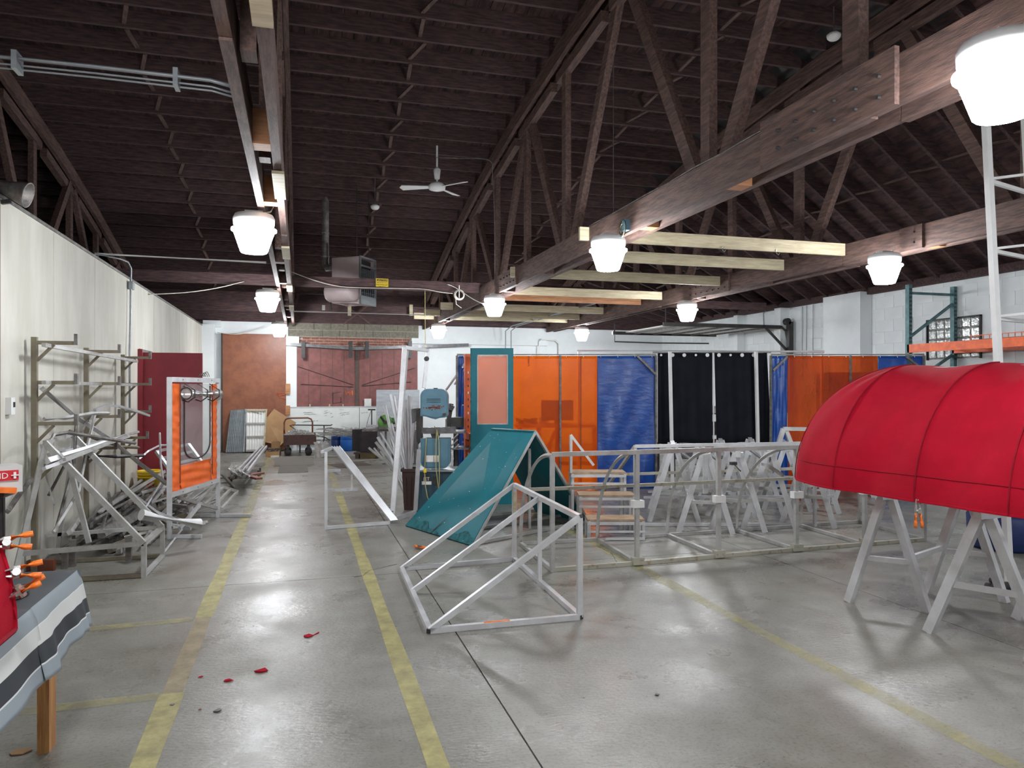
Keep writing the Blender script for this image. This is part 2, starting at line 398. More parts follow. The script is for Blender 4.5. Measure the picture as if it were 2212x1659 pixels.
for r_ in range(4):
    x = x0 + (0.1 if r_ % 2 else 0)
    while x + 0.2 < x1 + 0.05:
        if bme is None:
            ob = MB().box((x + .008, YB - 0.03, za + .007), (x + 0.2 - .008, YB - 0.005, za + bh - .007)).make('brick', brickm, wb); bme = ob.data; bx0, bz0 = x, za
        else:
            ob = bpy.data.objects.new('brick', bme); COL.objects.link(ob); ob.parent = wb; ob.location = (x - bx0, random.uniform(-0.004, 0.004), za + r_ * bh - bz0)
        x += 0.2
# white lintel ledge, pilasters
MB().box((XL, YB - 0.35, 0), (xb(462, YB - .35), YB, 2.95)).make('pilaster', white, wb)
MB().box((xb(618), YB - 0.10, 0), (xb(641), YB, 2.72)).make('pilaster', white, wb)
MB().box((xb(618), YB - 0.14, zb(640, 747)), (xb(646), YB, zb(640, 728))).make('pad_stone', white, wb)
MB().box((xb(888), YB - 0.10, zb(900, 743)), (xb(1180), YB, zb(900, 731))).make('ledge', white, wb)
MB().box((XL, YB - 0.16, 2.9), (xb(478, YB), YB, 3.05)).make('ledge', white, wb)
# brown hardboard door (left), maroon pair of sliding doors
d1 = struct('door_1', (xb(550), YB, 0))
MB().box((xb(480, YB - .1), YB - 0.13, 0.02), (xb(618, YB - .1), YB - 0.05, zb(550, 722))).make('door_leaf', browndoor, d1)
MB().box((xb(478, YB - .1), YB - 0.14, 0.02), (xb(481, YB - .1), YB - 0.04, zb(550, 722))).make('edge_strip', black, d1)
for i, (a, b) in enumerate(((829, 851), (876, 896))):
    MB().box((xb(617), YB - 0.15, zb(625, b)), (xb(627), YB - 0.11, zb(625, a))).make('hasp_board', orwood, d1)
for pts in (((600, 846), (606, 862)), ((601, 855), (616, 852)), ((608, 858), (615, 862)), ((598, 850), (612, 849))):
    MB().bar(PY(*pts[0], YB - .135), PY(*pts[1], YB - .135), 0.03, 0.006).make('paint_daub', orange, d1)
d2 = struct('door_2', (xb(700), YB, 1.0)); d3 = struct('door_3', (xb(830), YB, 1.0))
for d, a, b in ((d2, 641, 768), (d3, 773, 901)):
    leaf = MB().box((xb(a), YB - 0.07, zb(a, 878)), (xb(b), YB - 0.02, zb(a, 751))).make('door_leaf', maroon, d)
    n = 5
    for i in range(1, n):
        xx = xb(a) + (xb(b) - xb(a)) * i / n
        MB().box((xx - .004, YB - 0.074, zb(a, 878)), (xx + .004, YB - 0.069, zb(a, 751))).make('board_joint', matd, leaf)
MB().box((xb(767), YB - 0.09, zb(770, 878)), (xb(774), YB - 0.03, zb(770, 748))).make('meeting_stile', matd, d2)
for a, b, c, d_ in ((644, 792, 764, 832), (650, 830, 764, 836)):
    MB().tube(PY(a, b, YB - .08), PY(c, d_, YB - .08), 0.009, 6).make('cable', black, d2)
for a, b, c, d_ in ((896, 795, 782, 832), (888, 825, 782, 834)):
    MB().tube(PY(a, b, YB - .08), PY(c, d_, YB - .08), 0.009, 6).make('cable', black, d3)
for a, b, c, d_ in ((719, 848, 719, 872), (719, 850, 736, 846), (736, 858, 737, 870), (720, 872, 738, 868)):
    MB().bar(PY(a, b, YB - .075), PY(c, d_, YB - .075), 0.012, 0.006).make('scribble', ink, d2)
for a, b, c, d_ in ((745, 844, 748, 853), (748, 853, 753, 846), (753, 846, 756, 853), (756, 853, 761, 844), (761, 844, 761, 853), (747, 848, 760, 848)):
    MB().bar(PY(a, b, YB - .075), PY(c, d_, YB - .075), 0.02, 0.006).make('scribble', orclamp, d2)
for px_ in (668, 710, 739): MB().box((xb(px_), YB - 0.1, zb(px_, 881)), (xb(px_ + 3), YB - 0.07, zb(px_, 873))).make('sill_cleat', pale, d2)
tr = struct('trim_1', (xb(760), YB, zb(760, 750)))
MB().bar(PY(618, 743, YB - .15), PY(768, 753, YB - .15), 0.05, 0.075).make('track_rail', cast, tr)
MB().bar(PY(768, 753, YB - .15), PY(1012, 745, YB - .15), 0.05, 0.075).make('track_rail', cast, tr)
for a in (655, 756, 791, 883):
    hb = MB().box((xb(a - 4), YB - 0.24, zb(a, 774)), (xb(a + 4), YB - 0.18, zb(a, 738))).make('hanger', black, tr)
    MB().lathe([(0.045, 0), (0.045, 0.03)], PY(a, 741, YB - .2), 12, (0, 1, 0)).make('roller', black, tr)
wbd = thing('whiteboard', (xb(720), YB - .1, 0), 'low white marker board with black handwriting under the maroon doors', 'whiteboard')
MB().box((xb(624), YB - 0.12, 0.25), (xb(775), YB - 0.09, zb(700, 880))).make('board_panel', whboard, wbd)
MB().box((xb(776), YB - 0.12, 0.25), (xb(822), YB - 0.09, zb(700, 879))).make('board_panel', whboard, wbd)
MB().box((xb(624), YB - 0.13, zb(700, 880)), (xb(822), YB - 0.08, zb(700, 878))).make('top_strip', alu, wbd)
mb = MB()
for (a, b, c, s_) in ((655, 891, 676, 0), (656, 895, 684, 0), (700, 889, 708, -2), (699, 893, 712, -3), (701, 898, 706, -1), (733, 893, 756, -3), (735, 897, 755, -3), (652, 911, 675, -1), (655, 911, 688, -2), (683, 927, 706, 0), (712, 894, 718, -2), (715, 901, 720, -1), (733, 885, 742, 0), (780, 892, 795, -1)):
    x = a; last = None
    while x < c:
        p = PY(x, b + s_ * (x - a) / max(1, c - a) + random.uniform(-1.1, 1.1), YB - .123)
        if last is not None and random.random() < .85: mb.bar(last, p, 0.006, 0.004)
        last = p; x += 0.9
mb.make('handwriting', ink, wbd)['kind'] = 'stuff'
pn = MB().box((xb(786), YB - 0.13, zb(790, 877)), (xb(801), YB - 0.125, zb(790, 861))).make('paper_notice', paper)
tag(pn, 'white paper notice pinned on the right maroon door above the marker board', 'notice')
wf = struct('wall_front'); MB().box((-5.7, -6.2, 0), (XR + .2, -6, 5.2)).make('wall_body', cream, wf)

# ceiling: deck boards, joists, rafters, bridging
ce = struct('ceiling')
def plank(xa, xb2):
    mb = MB(); ys = [-6.2 + i * 1.55 for i in range(17)]; P = []
    jz = random.uniform(-0.004, 0.004)
    for y in ys:
        for (x, dz) in ((xa, 0), (xb2, 0), (xb2, 0.025), (xa, 0.025)): mb.v.append(V((x, y, zd(x, y) + dz + jz)))
    for i in range(len(ys) - 1):
        o_ = i * 4
        for k in range(4): mb.f.append((o_ + k, o_ + (k + 1) % 4, o_ + 4 + (k + 1) % 4, o_ + 4 + k))
    return mb.make('plank', deck_m, ce)
x = -5.6; 
while x < XR + 0.1:
    plank(x + 0.003, x + 0.142); x += 0.145
MB().grid(lambda u, v: ((-5.8 + u * 15.7), (-6.3 + v * 25.1), zd(-5.8 + u * 15.7, -6.3 + v * 25.1) + 0.05), 16, 20).make('roof_felt', black, ce)
MB().box((XR - .10, -6, 3.12), (XR + .1, YB, 3.235)).make('wall_plate', wood_x, ce)
bays = [(-5.6, -3.53), (-3.53, -0.22), (-0.22, 3.08), (3.08, 6.35)]
bay_me = []
for a, b in bays:
    m_ = bpy.data.meshes.new('joist'); t = MB().box((a + .01, -0.022, 0), (b - .01, 0.022, 0.2)); m_.from_pydata(t.v, [], t.f); m_.materials.append(wood_x); bay_me.append(m_)
NJ = 40
for j in range(NJ):
    y = -1.3 + j * 0.5
    for b_i in range(4):
        inst(bay_me[b_i], 'joist', (0, y + random.uniform(-.02, .02), zj(y)), ce)
    # rafter in the falling bay
    a = V((6.35, y, zd(6.35, y) - 0.1)); b = V((XR, y, 3.33 - 0.1))
    MB().bar(a, b, 0.045, 0.19).make('rafter', wood_x, ce)
for b_i, (a, b) in enumerate(bays[1:] + [(6.35, XR)]):
    xm = (a + b) / 2 - (0.1 if b_i == 1 else 0)
    for j in range(2, NJ - 1):
        y = -1.3 + j * 0.5; dx = 0.0 if j % 2 else 0.05
        if b_i < 3:
            p = V((xm + dx * 2, y + .02, zj(y) + .0)); q = V((xm + .03 - dx, y + .48, zj(y + .5) + .04))
        else:
            p = V((xm + dx * 2, y + .02, zd(xm, y) - .20)); q = V((xm + .03 - dx, y + .48, zd(xm, y + .5) - .16))
        MB().bar(p, q, 0.045, 0.02).make('bridging', wood_d, ce)
MB().box((3.0, YB - 0.35, 3.08), (6.5, YB - 0.25, 3.3)).make('end_beam', wood_x, ce)

# ---------------------------------------------------------------- bowstring trusses
NODES_V = [0.3, 1.9, 3.56, 5.15, 8.37, 9.95, 11.6, 13.3, 14.9, 16.6]
DIAG = [(1.9, .3), (1.9, 3.56), (5.15, 3.6), (5.15, 6.65), (8.37, 6.85), (8.37, 9.85), (11.6, 10.05), (11.6, 13.2), (14.9, 13.4), (14.9, 16.5)]
def truss(X, off, label, y1=18.45, plates=()):
    t = thing('roof_truss', (X, 9, 2.95), label, 'truss', None); t['kind'] = 'structure'
    ys0 = [-6, 3.3, 7.4, 12.1, y1]
    for sx in (-1, 1):
        for i in range(4):
            dz = 0.0 if (i + (sx > 0)) % 2 else 0.012
            MB().box((X + sx * off - .027, ys0[i] + .004, 2.95 + dz), (X + sx * off + .027, ys0[i + 1] - .004, 3.2 + dz)).make('bottom_chord', wood_d, t)
        yy = -3.0; n = 0
        while yy < y1 - .2:
            yn = min(yy + 2.2, y1)
            MB().bar((X + sx * off, yy, zt(yy) + 0.11), (X + sx * off, yn, zt(yn) + 0.11), 0.055, 0.2).make('top_chord', wood_d, t)
            ym = yy
            yy = yn
    # lower lamination of the bowed chord, set between the two faces
    yy = -1
    while yy < y1 - 1.0:
        yn = min(yy + 1.62, y1 - .6)
        MB().bar((X + .0, yy + .1, zt(yy + .1) - .07), (X + .0, yn - .1, zt(yn - .1) - .07), 0.09, 0.12).make('inner_chord', wood_d, t)
        yy = yn
    for y in NODES_V:
        MB().box((X - .035, y - .065, 3.0), (X + .035, y + .065, zt(y) + .1)).make('web_post', wood_d, t)
    for (yf, yt) in DIAG:
        MB().bar((X + .02, yf + (0.12 if yt > yf else -.12), 3.05), (X + .02, yt, zt(yt)), 0.075, 0.13).make('web_brace', wood_d, t)
    for y in (2.6, 4.75, 6.2, 9.1, 10.9, 13.9, 16.0):
        MB().box((X - off + .027, y - .07, 2.96), (X + off - .027, y + .07, 3.17)).make('spacer_block', orwood if y in (4.75, 6.2) else wood_d, t)
    for (a, b, hh) in plates:
        for sx in (-1,):
            MB().box((X + sx * (off + .027) - .03, a, 2.95), (X + sx * (off + .027), b, 2.95 + hh)).make('splice_plate', wood_d, t)
            y = a + .1
            while y < b - .05:
                for zz in (3.02, 3.13):
                    MB().lathe([(0.011, 0), (0.011, 0.02)], (X + sx * (off + .027) - .03, y, zz), 6, (sx, 0, 0)).make('bolt', black, t)
                y += .17
    return t
truss(-3.53, .085, 'dark bowed roof truss beyond the low cream wall', plates=())
TA = truss(-0.22, .078, 'dark bowed roof truss passing over the aisle between the yellow lines', plates=())
TB = truss(3.08, .10, 'dark bowed roof truss in the middle, above the triangular frame', plates=((3.1, 4.25, .3), (10.0, 11.0, .26)))
TC = truss(6.35, .10, 'dark bowed roof truss beside the falling rafters of the right bay', plates=((9.8, 11.0, .26), (6.2, 6.5, .25)))
# cleats nailed under the truss over the aisle
for y in (2.75, 5.55, 8.3, 11.2, 14.0):
    MB().box((TA.location.x + .04, y - .35, 2.93), (TA.location.x + .12, y + .35, 2.951)).make('cleat', pale, TA)
# cross beams
cb = MB().box((XL - 1.2, 12.35, 3.12), (6.2, 12.4, 3.29)).make('cross_beam', wood_x)
tag(cb, 'long dark cross beam carrying the yellow caution sign', 'beam', kind='structure')
cb2 = MB().box((-5.4, 17.6, 3.22), (6.2, 17.66, 3.42)).make('cross_beam', wood_x)
tag(cb2, 'dark cross beam just in front of the back wall', 'beam', kind='structure')
cb3 = MB().box((6.5, 12.3, 2.98), (8.6, 12.36, 3.12)).make('cross_beam', wood_x)
tag(cb3, 'short dark beam in the right bay above the overhead door', 'beam', kind='structure')
for i, (y, zz, mm, x_0) in enumerate(((7.35, 3.03, pale, 2.85), (8.5, 3.03, pale, 3.3), (10.05, 3.03, pale, 2.86), (11.95, 3.0, pale, 3.3), (12.8, 2.98, orwood, 3.2), (14.6, 3.0, pale, 2.7), (16.0, 2.97, pale, 2.6), (16.8, 3.0, pale, 2.5))):
    lab = ['pale timber nearest the camera laid across the two right trusses, with two hooks', 'second pale timber across the two right trusses', 'third pale timber across the two right trusses',
           'fourth pale timber, just beyond the dark cross beam', 'orange-brown timber among the pale ones between the two right trusses', 'pale timber beyond the orange-brown one, its end past the truss',
           'second last pale timber before the back wall', 'last pale timber before the back wall'][i]
    root = thing('timber', (4.7, y, zz), lab, 'timber', 'timbers across the two right trusses')
    z0_ = 3.22 if i in (0, 1, 2) else 3.1
    z0_ = 3.06
    MB().box((x_0, y - .02, z0_), (6.2, y + .02, z0_ + .14)).make('board', mm, root)
    if i == 0:
        for hx in (4.55, 5.25):
            pts = [(hx, y - .03, z0_ + .02), (hx, y - .03, z0_ - .02), (hx + .025, y - .03, z0_ - .04), (hx + .04, y - .03, z0_ - .02)]
            MB().path(pts, .006, 6).make('hook', steel, root)
# flared conduit braces near the back
cbk = thing('roof_cross_brace', (0.5, 17.7, 3.4), 'dark crossed wooden braces under the eave above the brick band', 'brace'); cbk['kind'] = 'structure'
MB().bar(PY(740, 655, 17.55), PY(800, 700, 17.55), .05, .03).make('brace', wood_d, cbk)
MB().bar(PY(802, 655, 17.52), PY(742, 700, 17.52), .05, .03).make('brace', wood_d, cbk)
for a in (755, 888): MB().bar(PY(a, 658, 17.5), PY(a, 682, 17.5), .08, .03).make('cleat', pale, cbk)
# ================================================================ THINGS OVERHEAD
def make_lamp(loc, label):
    t = thing('bay_lamp', (0, 0, 0), label, 'lamp', 'bay lamps under the trusses')
    MB().lathe([(0.10, .02), (0.16, .045), (.165, .10), (.15, .13), (.06, .14)], (0, 0, 0), 20).make('housing', plast, t, True)
    MB().lathe([(0.03, -.182), (.098, -.18), (.106, -.172), (.160, -.012), (.178, -.002), (.178, .014), (.10, .02)], (0, 0, 0), 24).make('lens', lensm, t, True)
    MB().box((-.07, -.05, .12), (.07, .05, .16)).make('ballast_box', alu2, t)
    MB().path([(0.06, 0, .15), (.13, .02, .17), (.16, .03, .24)], .006, 6).make('cord', cordw, t)
    t.location = loc; return t
ZL = 2.785
la = 'white lamp under the truss over the aisle, '
lb = 'white lamp on the middle truss, '
lc = 'white lamp on the right truss, '
L0 = make_lamp((-.40, 1.7, ZL), la + 'just out of view above the camera')
LOC = [(-.36, 6.43, la + 'largest and nearest in view'), (-.45, 11.36, la + 'the middle one of three'), (-.43, 16.9, la + 'farthest, before the brown door'),
       (2.76, 2.36, lb + 'very large, cut by the picture edge'), (2.80, 6.47, lb + 'beside a small blue junction box'), (2.90, 11.1, lb + 'near the coil of white cable'), (3.0, 16.45, lb + 'farthest, above the steel door track'),
       (5.98, 6.48, lc + 'largest, above the pallet rack'), (6.2, 11.05, lc + 'in the middle of that row'), (6.42, 16.4, lc + 'farthest, by the back wall'), (6.2, 1.6, lc + 'out of view beside the camera'),
       (-.4, -3.0, la + 'behind the camera'), (2.9, -3.0, lb + 'behind the camera'), (6.2, -3.0, lc + 'behind the camera')]
for x, y, l in LOC:
    c = copy_tree(L0); c.location = (x, y, ZL); c['label'] = l
# junction box
jb = thing('junction_box', (2.88, 6.35, 2.98), 'small blue junction box with looped wires on the middle truss', 'box')
MB().cbox((2.90, 6.30, 3.0), (.05, .09, .10)).make('box_body', sawblue, jb)
MB().path([V((2.87, 6.30 + .07 * math.cos(a), 2.97 + .08 * math.sin(a))) for a in [i * .6 for i in range(11)]], .004, 5).make('wire', black, jb)
MB().path([V((2.86, 6.29 + .05 * math.cos(a), 2.95 + .06 * math.sin(a))) for a in [i * .6 for i in range(9)]], .004, 5).make('wire', cordy, jb)
# ceiling fan
fc = PF(944, 405, 11.0)
fan = thing('ceiling_fan', fc, 'white three-blade ceiling fan hanging on a rod under the dark roof', 'fan')
MB().lathe([(.05, -.05), (.12, -.03), (.13, .02), (.09, .06), (.03, .08)], fc, 20).make('motor', plast, fan, True)
MB().lathe([(.03, .12), (.04, .13), (.055, .26), (.04, .28), (.014, .3)], fc, 14).make('canopy_cup', plast, fan, True)
MB().tube(fc + V((0, 0, .05)), fc + V((0, 0, .62)), .014, 8).make('rod', plast, fan)
for a in (178, -32, 62):
    d = V((math.cos(R(a) - YAW), math.sin(R(a) - YAW), 0)); s_ = V((-d.y, d.x, .25))
    mb = MB(); P = [fc + d * .12 - s_ * .035, fc + d * .52 - s_ * .075, fc + d * .56, fc + d * .52 + s_ * .06, fc + d * .12 + s_ * .035]
    mb.prism([p + V((0, 0, .0)) for p in P], (0, 0, .008)); mb.make('blade', plast, fan)
for px, py, f, l in ((810, 447, 12.6, 'small round white smoke detector left of the ceiling fan'), (1801, 78, 8.2, 'round white smoke detector high between the middle and right trusses'), (1325, 483, 9.0, 'tiny white smoke detector just above the middle truss lamp')):
    p = PF(px, py, f); p.z = min(p.z, 6)
    t = thing('smoke_detector', p, l, 'smoke detector')
    MB().lathe([(.02, -.045), (.05, -.04), (.07, -.02), (.075, .0), (.075, .015)], p, 18).make('cover', plast, t, True)
    MB().lathe([(.055, .012), (.055, .03)], p, 16).make('base', plast, t)
    if zj(p.y) > p.z: MB().tube(p + V((0, 0, .03)), V((p.x, p.y, zj(p.y) + .02)), .006, 6).make('drop_wire', alu3, t)
# unit heater
C0 = RF(-2.62, 12.8); dR = (RF(.18, .5)).normalized(); dL = (RF(-.94, .34)).normalized()
WR, WL = .53, .574; hb, ht = 2.98, 3.78
ht = EYE + (HZ - 553) * 12.8 / F; hb = EYE + (HZ - 656) * 12.8 / F
uh = thing('unit_heater', V((C0.x, C0.y, hb)), 'beige gas unit heater with louvred grille hanging under the roof', 'heater')
def hp(l, r_, z): p = C0 + dL * l + dR * r_; return V((p.x, p.y, z))
MB().prism([hp(0, 0, hb + .0), hp(WL, 0, hb + .06), hp(WL, WR, hb + .06), hp(0, WR, hb)], (0, 0, .04)).make('bottom_pan', heat, uh)
mb = MB()
for (a, b) in (((0, 0), (WL, 0)), ((WL, 0), (WL, WR)), ((WL, WR), (0, WR))):
    p = hp(*a, hb + .03); q = hp(*b, hb + .03); n = (q - p).cross(V((0, 0, 1))).normalized() * .012
    mb.prism([p, q, q + n, p + n], (0, 0, ht - hb - .03))
mb.prism([hp(0, 0, ht - .01), hp(WL, 0, ht - .01), hp(WL, WR, ht - .01), hp(0, WR, ht - .01)], (0, 0, .012))
mb.make('casing', heat, uh)
fr = MB()
for r_ in (0, WR - .02): fr.prism([hp(-.005, r_, hb), hp(.03, r_, hb), hp(.03, r_ + .02, hb), hp(-.005, r_ + .02, hb)], (0, 0, ht - hb))
for z in (hb, hb + .12, ht - .17, ht - .02): fr.prism([hp(-.005, 0, z), hp(.02, 0, z), hp(.02, WR, z), hp(-.005, WR, z)], (0, 0, .03 if z != hb else .12))
grf = fr.make('grille_frame', galv, uh)
for i in range(1, 8):
    r_ = i * WR / 8; MB().prism([hp(.0, r_, hb + .12), hp(.05, r_ + .02, hb + .12), hp(.05, r_ + .028, hb + .12), hp(.0, r_ + .008, hb + .12)], (0, 0, ht - hb - .32)).make('slat', galv, grf)
for i in range(1, 6):
    z = hb + .12 + i * (ht - hb - .3) / 6; MB().prism([hp(.02, .02, z), hp(.05, .02, z), hp(.05, WR - .02, z), hp(.02, WR - .02, z)], (0, 0, .006)).make('slat', galv, grf)
MB().prism([hp(.10, .02, hb + .05), hp(.12, .02, hb + .05), hp(.12, WR - .02, hb + .05), hp(.10, WR - .02, hb + .05)], (0, 0, ht - hb - .08)).make('heat_exchanger', black, uh)
MB().lathe([(.03, .0), (.15, .01), (.17, .05), (.17, .50), (.15, .53), (.02, .54)], hp(.03, -.12, hb + .2), 20, dL).make('fan_shroud', heat, uh, True)
pt = PF(703, 440, 13.3); pb = PF(703, 572, 13.3)
MB().path([pt + V((0, 0, .5)), pt, pb, pb + V((.02, 0, -.06)), hp(WL - .05, .2, ht - .12)], .062, 14).make('flue_pipe', alu3, uh, True)
for p in (PF(703, 505, 13.3), PF(703, 556, 13.3)): MB().lathe([(.068, 0), (.068, .02)], p, 14).make('flue_band', galv, uh)
for r_, l in ((.05, .1), (.45, .1)):
    p = hp(l, r_, ht); MB().tube(p, V((p.x, p.y, zj(p.y) + .05)), .008, 6).make('hanger_rod', black, uh)
MB().path([PF(620, 634, 13.2), PF(712, 636, 13.2), PF(716, 668, 13.1)], .012, 8).make('gas_pipe', black, uh)
# caution sign
cs_a = PY(812, 601, 12.33); cs_b = PY(839, 620, 12.33)
sg = thing('caution_sign', ((cs_a.x + cs_b.x) / 2, 12.34, cs_b.z), 'yellow caution sign with black lettering on the dark cross beam', 'sign')
MB().box((cs_a.x, 12.335, cs_b.z), (cs_b.x, 12.345, cs_a.z)).make('plate', yellow, sg)
hdr = MB().box((cs_a.x + .012, 12.331, cs_a.z - .047), (cs_b.x - .012, 12.336, cs_a.z - .010)).make('header', black, sg)
def text(body, size, m, loc, parent, rot=(R(90), 0, 0), name='lettering', align='CENTER', ext=.001):
    cu = bpy.data.curves.new(name, 'FONT'); cu.body = body; cu.size = size; cu.align_x = align; cu.extrude = ext; cu.resolution_u = 2
    cu.materials.append(m); tmp = bpy.data.objects.new(name, cu); me_ = bpy.data.meshes.new_from_object(tmp); bpy.data.objects.remove(tmp); bpy.data.curves.remove(cu)
    o = bpy.data.objects.new(name, me_); COL.objects.link(o); o.parent = parent
    q = parent; off = V((0, 0, 0))
    while q is not None: off = off + q.location; q = q.parent
    o.location = V(loc) - off; o.rotation_euler = rot; return o
mx_ = (cs_a.x + cs_b.x) / 2
text('CAUTION', .042, yellow, (mx_, 12.329, cs_a.z - .042), hdr)
for i, s_ in enumerate(('WATCH OUT', 'FOR FORK LIFT', 'TRUCKS')): text(s_, .028, ink, (mx_, 12.333, cs_a.z - .080 - i * .034), sg)
# coil of cable and swagged cords
cc = PY(992, 637, 12.2)
co = thing('cable_coil', cc, 'coil of white cable hanging below the dark cross beam', 'cable')
for k in range(7):
    rr = .07 + .006 * (k % 4); MB().path([cc + V((rr * math.cos(a), .012 * k - .04, rr * math.sin(a))) for a in [i * .3927 for i in range(17)]], .006, 5).make('loop', cordw, co)
MB().path([cc + V((-.06, 0, -.05)), cc + V((-.05, 0, -.16)), cc + V((.04, 0, -.22))], .006, 5).make('tail', cordw, co)
MB().tube(cc + V((0, 0, .16)), cc + V((0, 0, -.05)), .008, 5).make('hanging_rod', plast, co)
def cord(pts, name, label, m, r=.007, cat='cable'):
    P = [PY(*p) for p in pts]; Q = []
    for i in range(len(P) - 1):
        for k in range(4):
            t = k / 4; p0 = P[max(i - 1, 0)]; p1 = P[i]; p2 = P[i + 1]; p3 = P[min(i + 2, len(P) - 1)]
            Q.append(.5 * ((2 * p1) + (p2 - p0) * t + (2 * p0 - 5 * p1 + 4 * p2 - p3) * t * t + (3 * p1 - p0 - 3 * p2 + p3) * t ** 3))
    Q.append(P[-1]); return tag(MB().path(Q, r, 6).make(name, m, None, True), label, cat)
cord([(626, 586, 12.3), (680, 606, 12.3), (735, 619, 12.3), (800, 622, 12.3), (860, 623, 12.3), (918, 625, 12.3), (950, 631, 12.25), (978, 634, 12.2)], 'cable', 'white cable swagged from the aisle truss past the heater to the coil', cordw)
cord([(918, 625, 12.25), (918.5, 700, 12.25), (919, 800, 12.25), (917, 870, 12.25)], 'drop_cord', 'thin yellowish cord dropping straight down left of the teal panel', cordy, .006)
cord([(966, 614, 12.2), (985, 622, 12.2), (1020, 645, 11.8), (1045, 657, 11.4)], 'cable', 'tan cable running from the coil down to the middle truss lamp', cordw)
cord([(320, 636, 11.9), (400, 632, 12.05), (470, 622, 12.2), (527, 608, 12.34)], 'cable', 'slack white cable above the left wall, near the red door', cordw)
cord([(941, 340, 10.6), (990, 342, 10.4), (1058, 347, 10.9), (1064, 385, 11), (1068, 470, 11), (1069, 612, 11.2)], 'cable', 'thin cable from the ceiling fan down the middle truss', alu3, .006)
cord([(470, 718, 18.2), (510, 722, 18.2), (545, 716, 18.2), (580, 706, 18.2)], 'cable', 'drooping white cable above the brown door', cordw, .009)
tag(MB().path([V((2.97, 7.6 - .4 * k, 3.213 + .01 * math.sin(k * 1.3) ** 2)) for k in range(12)], .007, 6).make('cable', alu3), 'dark cable lying along the top of the middle truss', 'cable')
# conduits on top of the aisle truss, from the left
cd = thing('conduit_run', (-1.2, 4.2, 3.12), 'three parallel grey conduits with clamps crossing the roof at upper left', 'conduit')
for k, (dy, dz, rr) in enumerate(((0, .0, .011), (.035, -.02, .006), (.06, -.032, .006))):
    MB().path([(-2.9, 4.25 + dy, 3.14 + dz), (-1.0, 4.2 + dy, 3.13 + dz), (-.45, 4.18 + dy, 3.115 + dz), (-.32, 4.18 + dy, 3.09 + dz)], rr, 8).make('conduit', galv, cd, True)
for x in (-1.35, -.62): MB().box((x - .012, 4.17, 3.07), (x + .012, 4.27, 3.16)).make('clamp', galv, cd)
cd2 = thing('conduit_run', (-1.2, 9.6, 3.1), 'thin white conduit crossing from the left wall to the aisle truss', 'conduit')
MB().tube(PY(205, 548, 9.7), PY(575, 567, 9.7), .014, 8).make('conduit', plast, cd2)
cd3 = thing('conduit_run', (0.5, 15.8, 3.1), 'long thin white conduit crossing below the unit heater', 'conduit')
MB().tube(PY(625, 672, 15.8), PY(930, 681, 15.8), .014, 8).make('conduit', plast, cd3)
for a in (699,  ): MB().box((PY(a, 670, 15.8).x - .03, 15.78, 3.1), (PY(a, 670, 15.8).x + .03, 15.83, 3.2)).make('clamp', plast, cd3)
# pair of conduits slanting between trusses at the back
cd4 = thing('conduit_run', PY(1200, 690, 15), 'pair of slanting conduits between the middle and right trusses', 'conduit')
MB().path([PY(1104, 770, 18.3), PY(1104, 715, 18.2), PY(1118, 704, 18.0), PY(1353, 636, 13.0)], .014, 7).make('conduit', galv, cd4)
MB().path([PY(1092, 770, 18.3), PY(1092, 715, 18.2), PY(1106, 704, 18.0), PY(1322, 645, 13.3)], .014, 7).make('conduit', galv, cd4)
MB().path([PY(1165, 790, 18.35), PY(1165, 738, 18.35), PY(1170, 733, 18.35), PY(1200, 735, 18.35), PY(1208, 742, 18.35), PY(1208, 790, 18.35)], .018, 7).make('conduit', white2, cd4)
# conduit on left wall and its box
cw = thing('wall_conduit', (XL, 10.8, 0), 'grey conduit with a small box running down the left wall beside the red door', 'conduit')
XC = XL + .04
MB().path([PX(207, 548, XC), PX(262, 560, XC), PX(276, 566, XC), PX(283, 580, XC), PX(282, 690, XC), PX(280, 760, XC), PX(280, 905, XC)], .013, 8).make('conduit', galv, cw, True)
p = PX(284, 617, XC); MB().cbox(p, (.05, .12, .10)).make('outlet_box', galv, cw)
lsw = thing('light_switch', PX(22, 880, XL), 'small grey light switch box on the cream wall above the first aid kit', 'switch')
p = PX(22, 877, XL + .02); MB().cbox(p, (.04, .08, .13)).make('switch_box', plast, lsw); MB().cbox(p + V((.024, .01, .01)), (.01, .02, .04)).make('toggle', black, lsw)
# horn lamp head on top of the left wall
hc = PX(30, 412, XL + .08)
hn = thing('horn_speaker', hc, 'dull metal horn fixture on top of the cream wall at upper left', 'speaker')
ax = (RF(1.0, .25) + V((0, 0, -.30))).normalized()
MB().lathe([(.035, -.16), (.045, -.12), (.055, -.06), (.07, .0), (.095, .09), (.098, .10), (.09, .098), (.06, .0)], hc, 22, ax).make('bell', alu3, hn, True)
MB().lathe([(.05, -.26), (.055, -.15)], hc, 16, ax).make('driver', alu3, hn, True)
MB().bar(hc + V((-.02, 0, -.08)), hc + V((-.12, 0, -.10)), .03).make('bracket', black, hn)

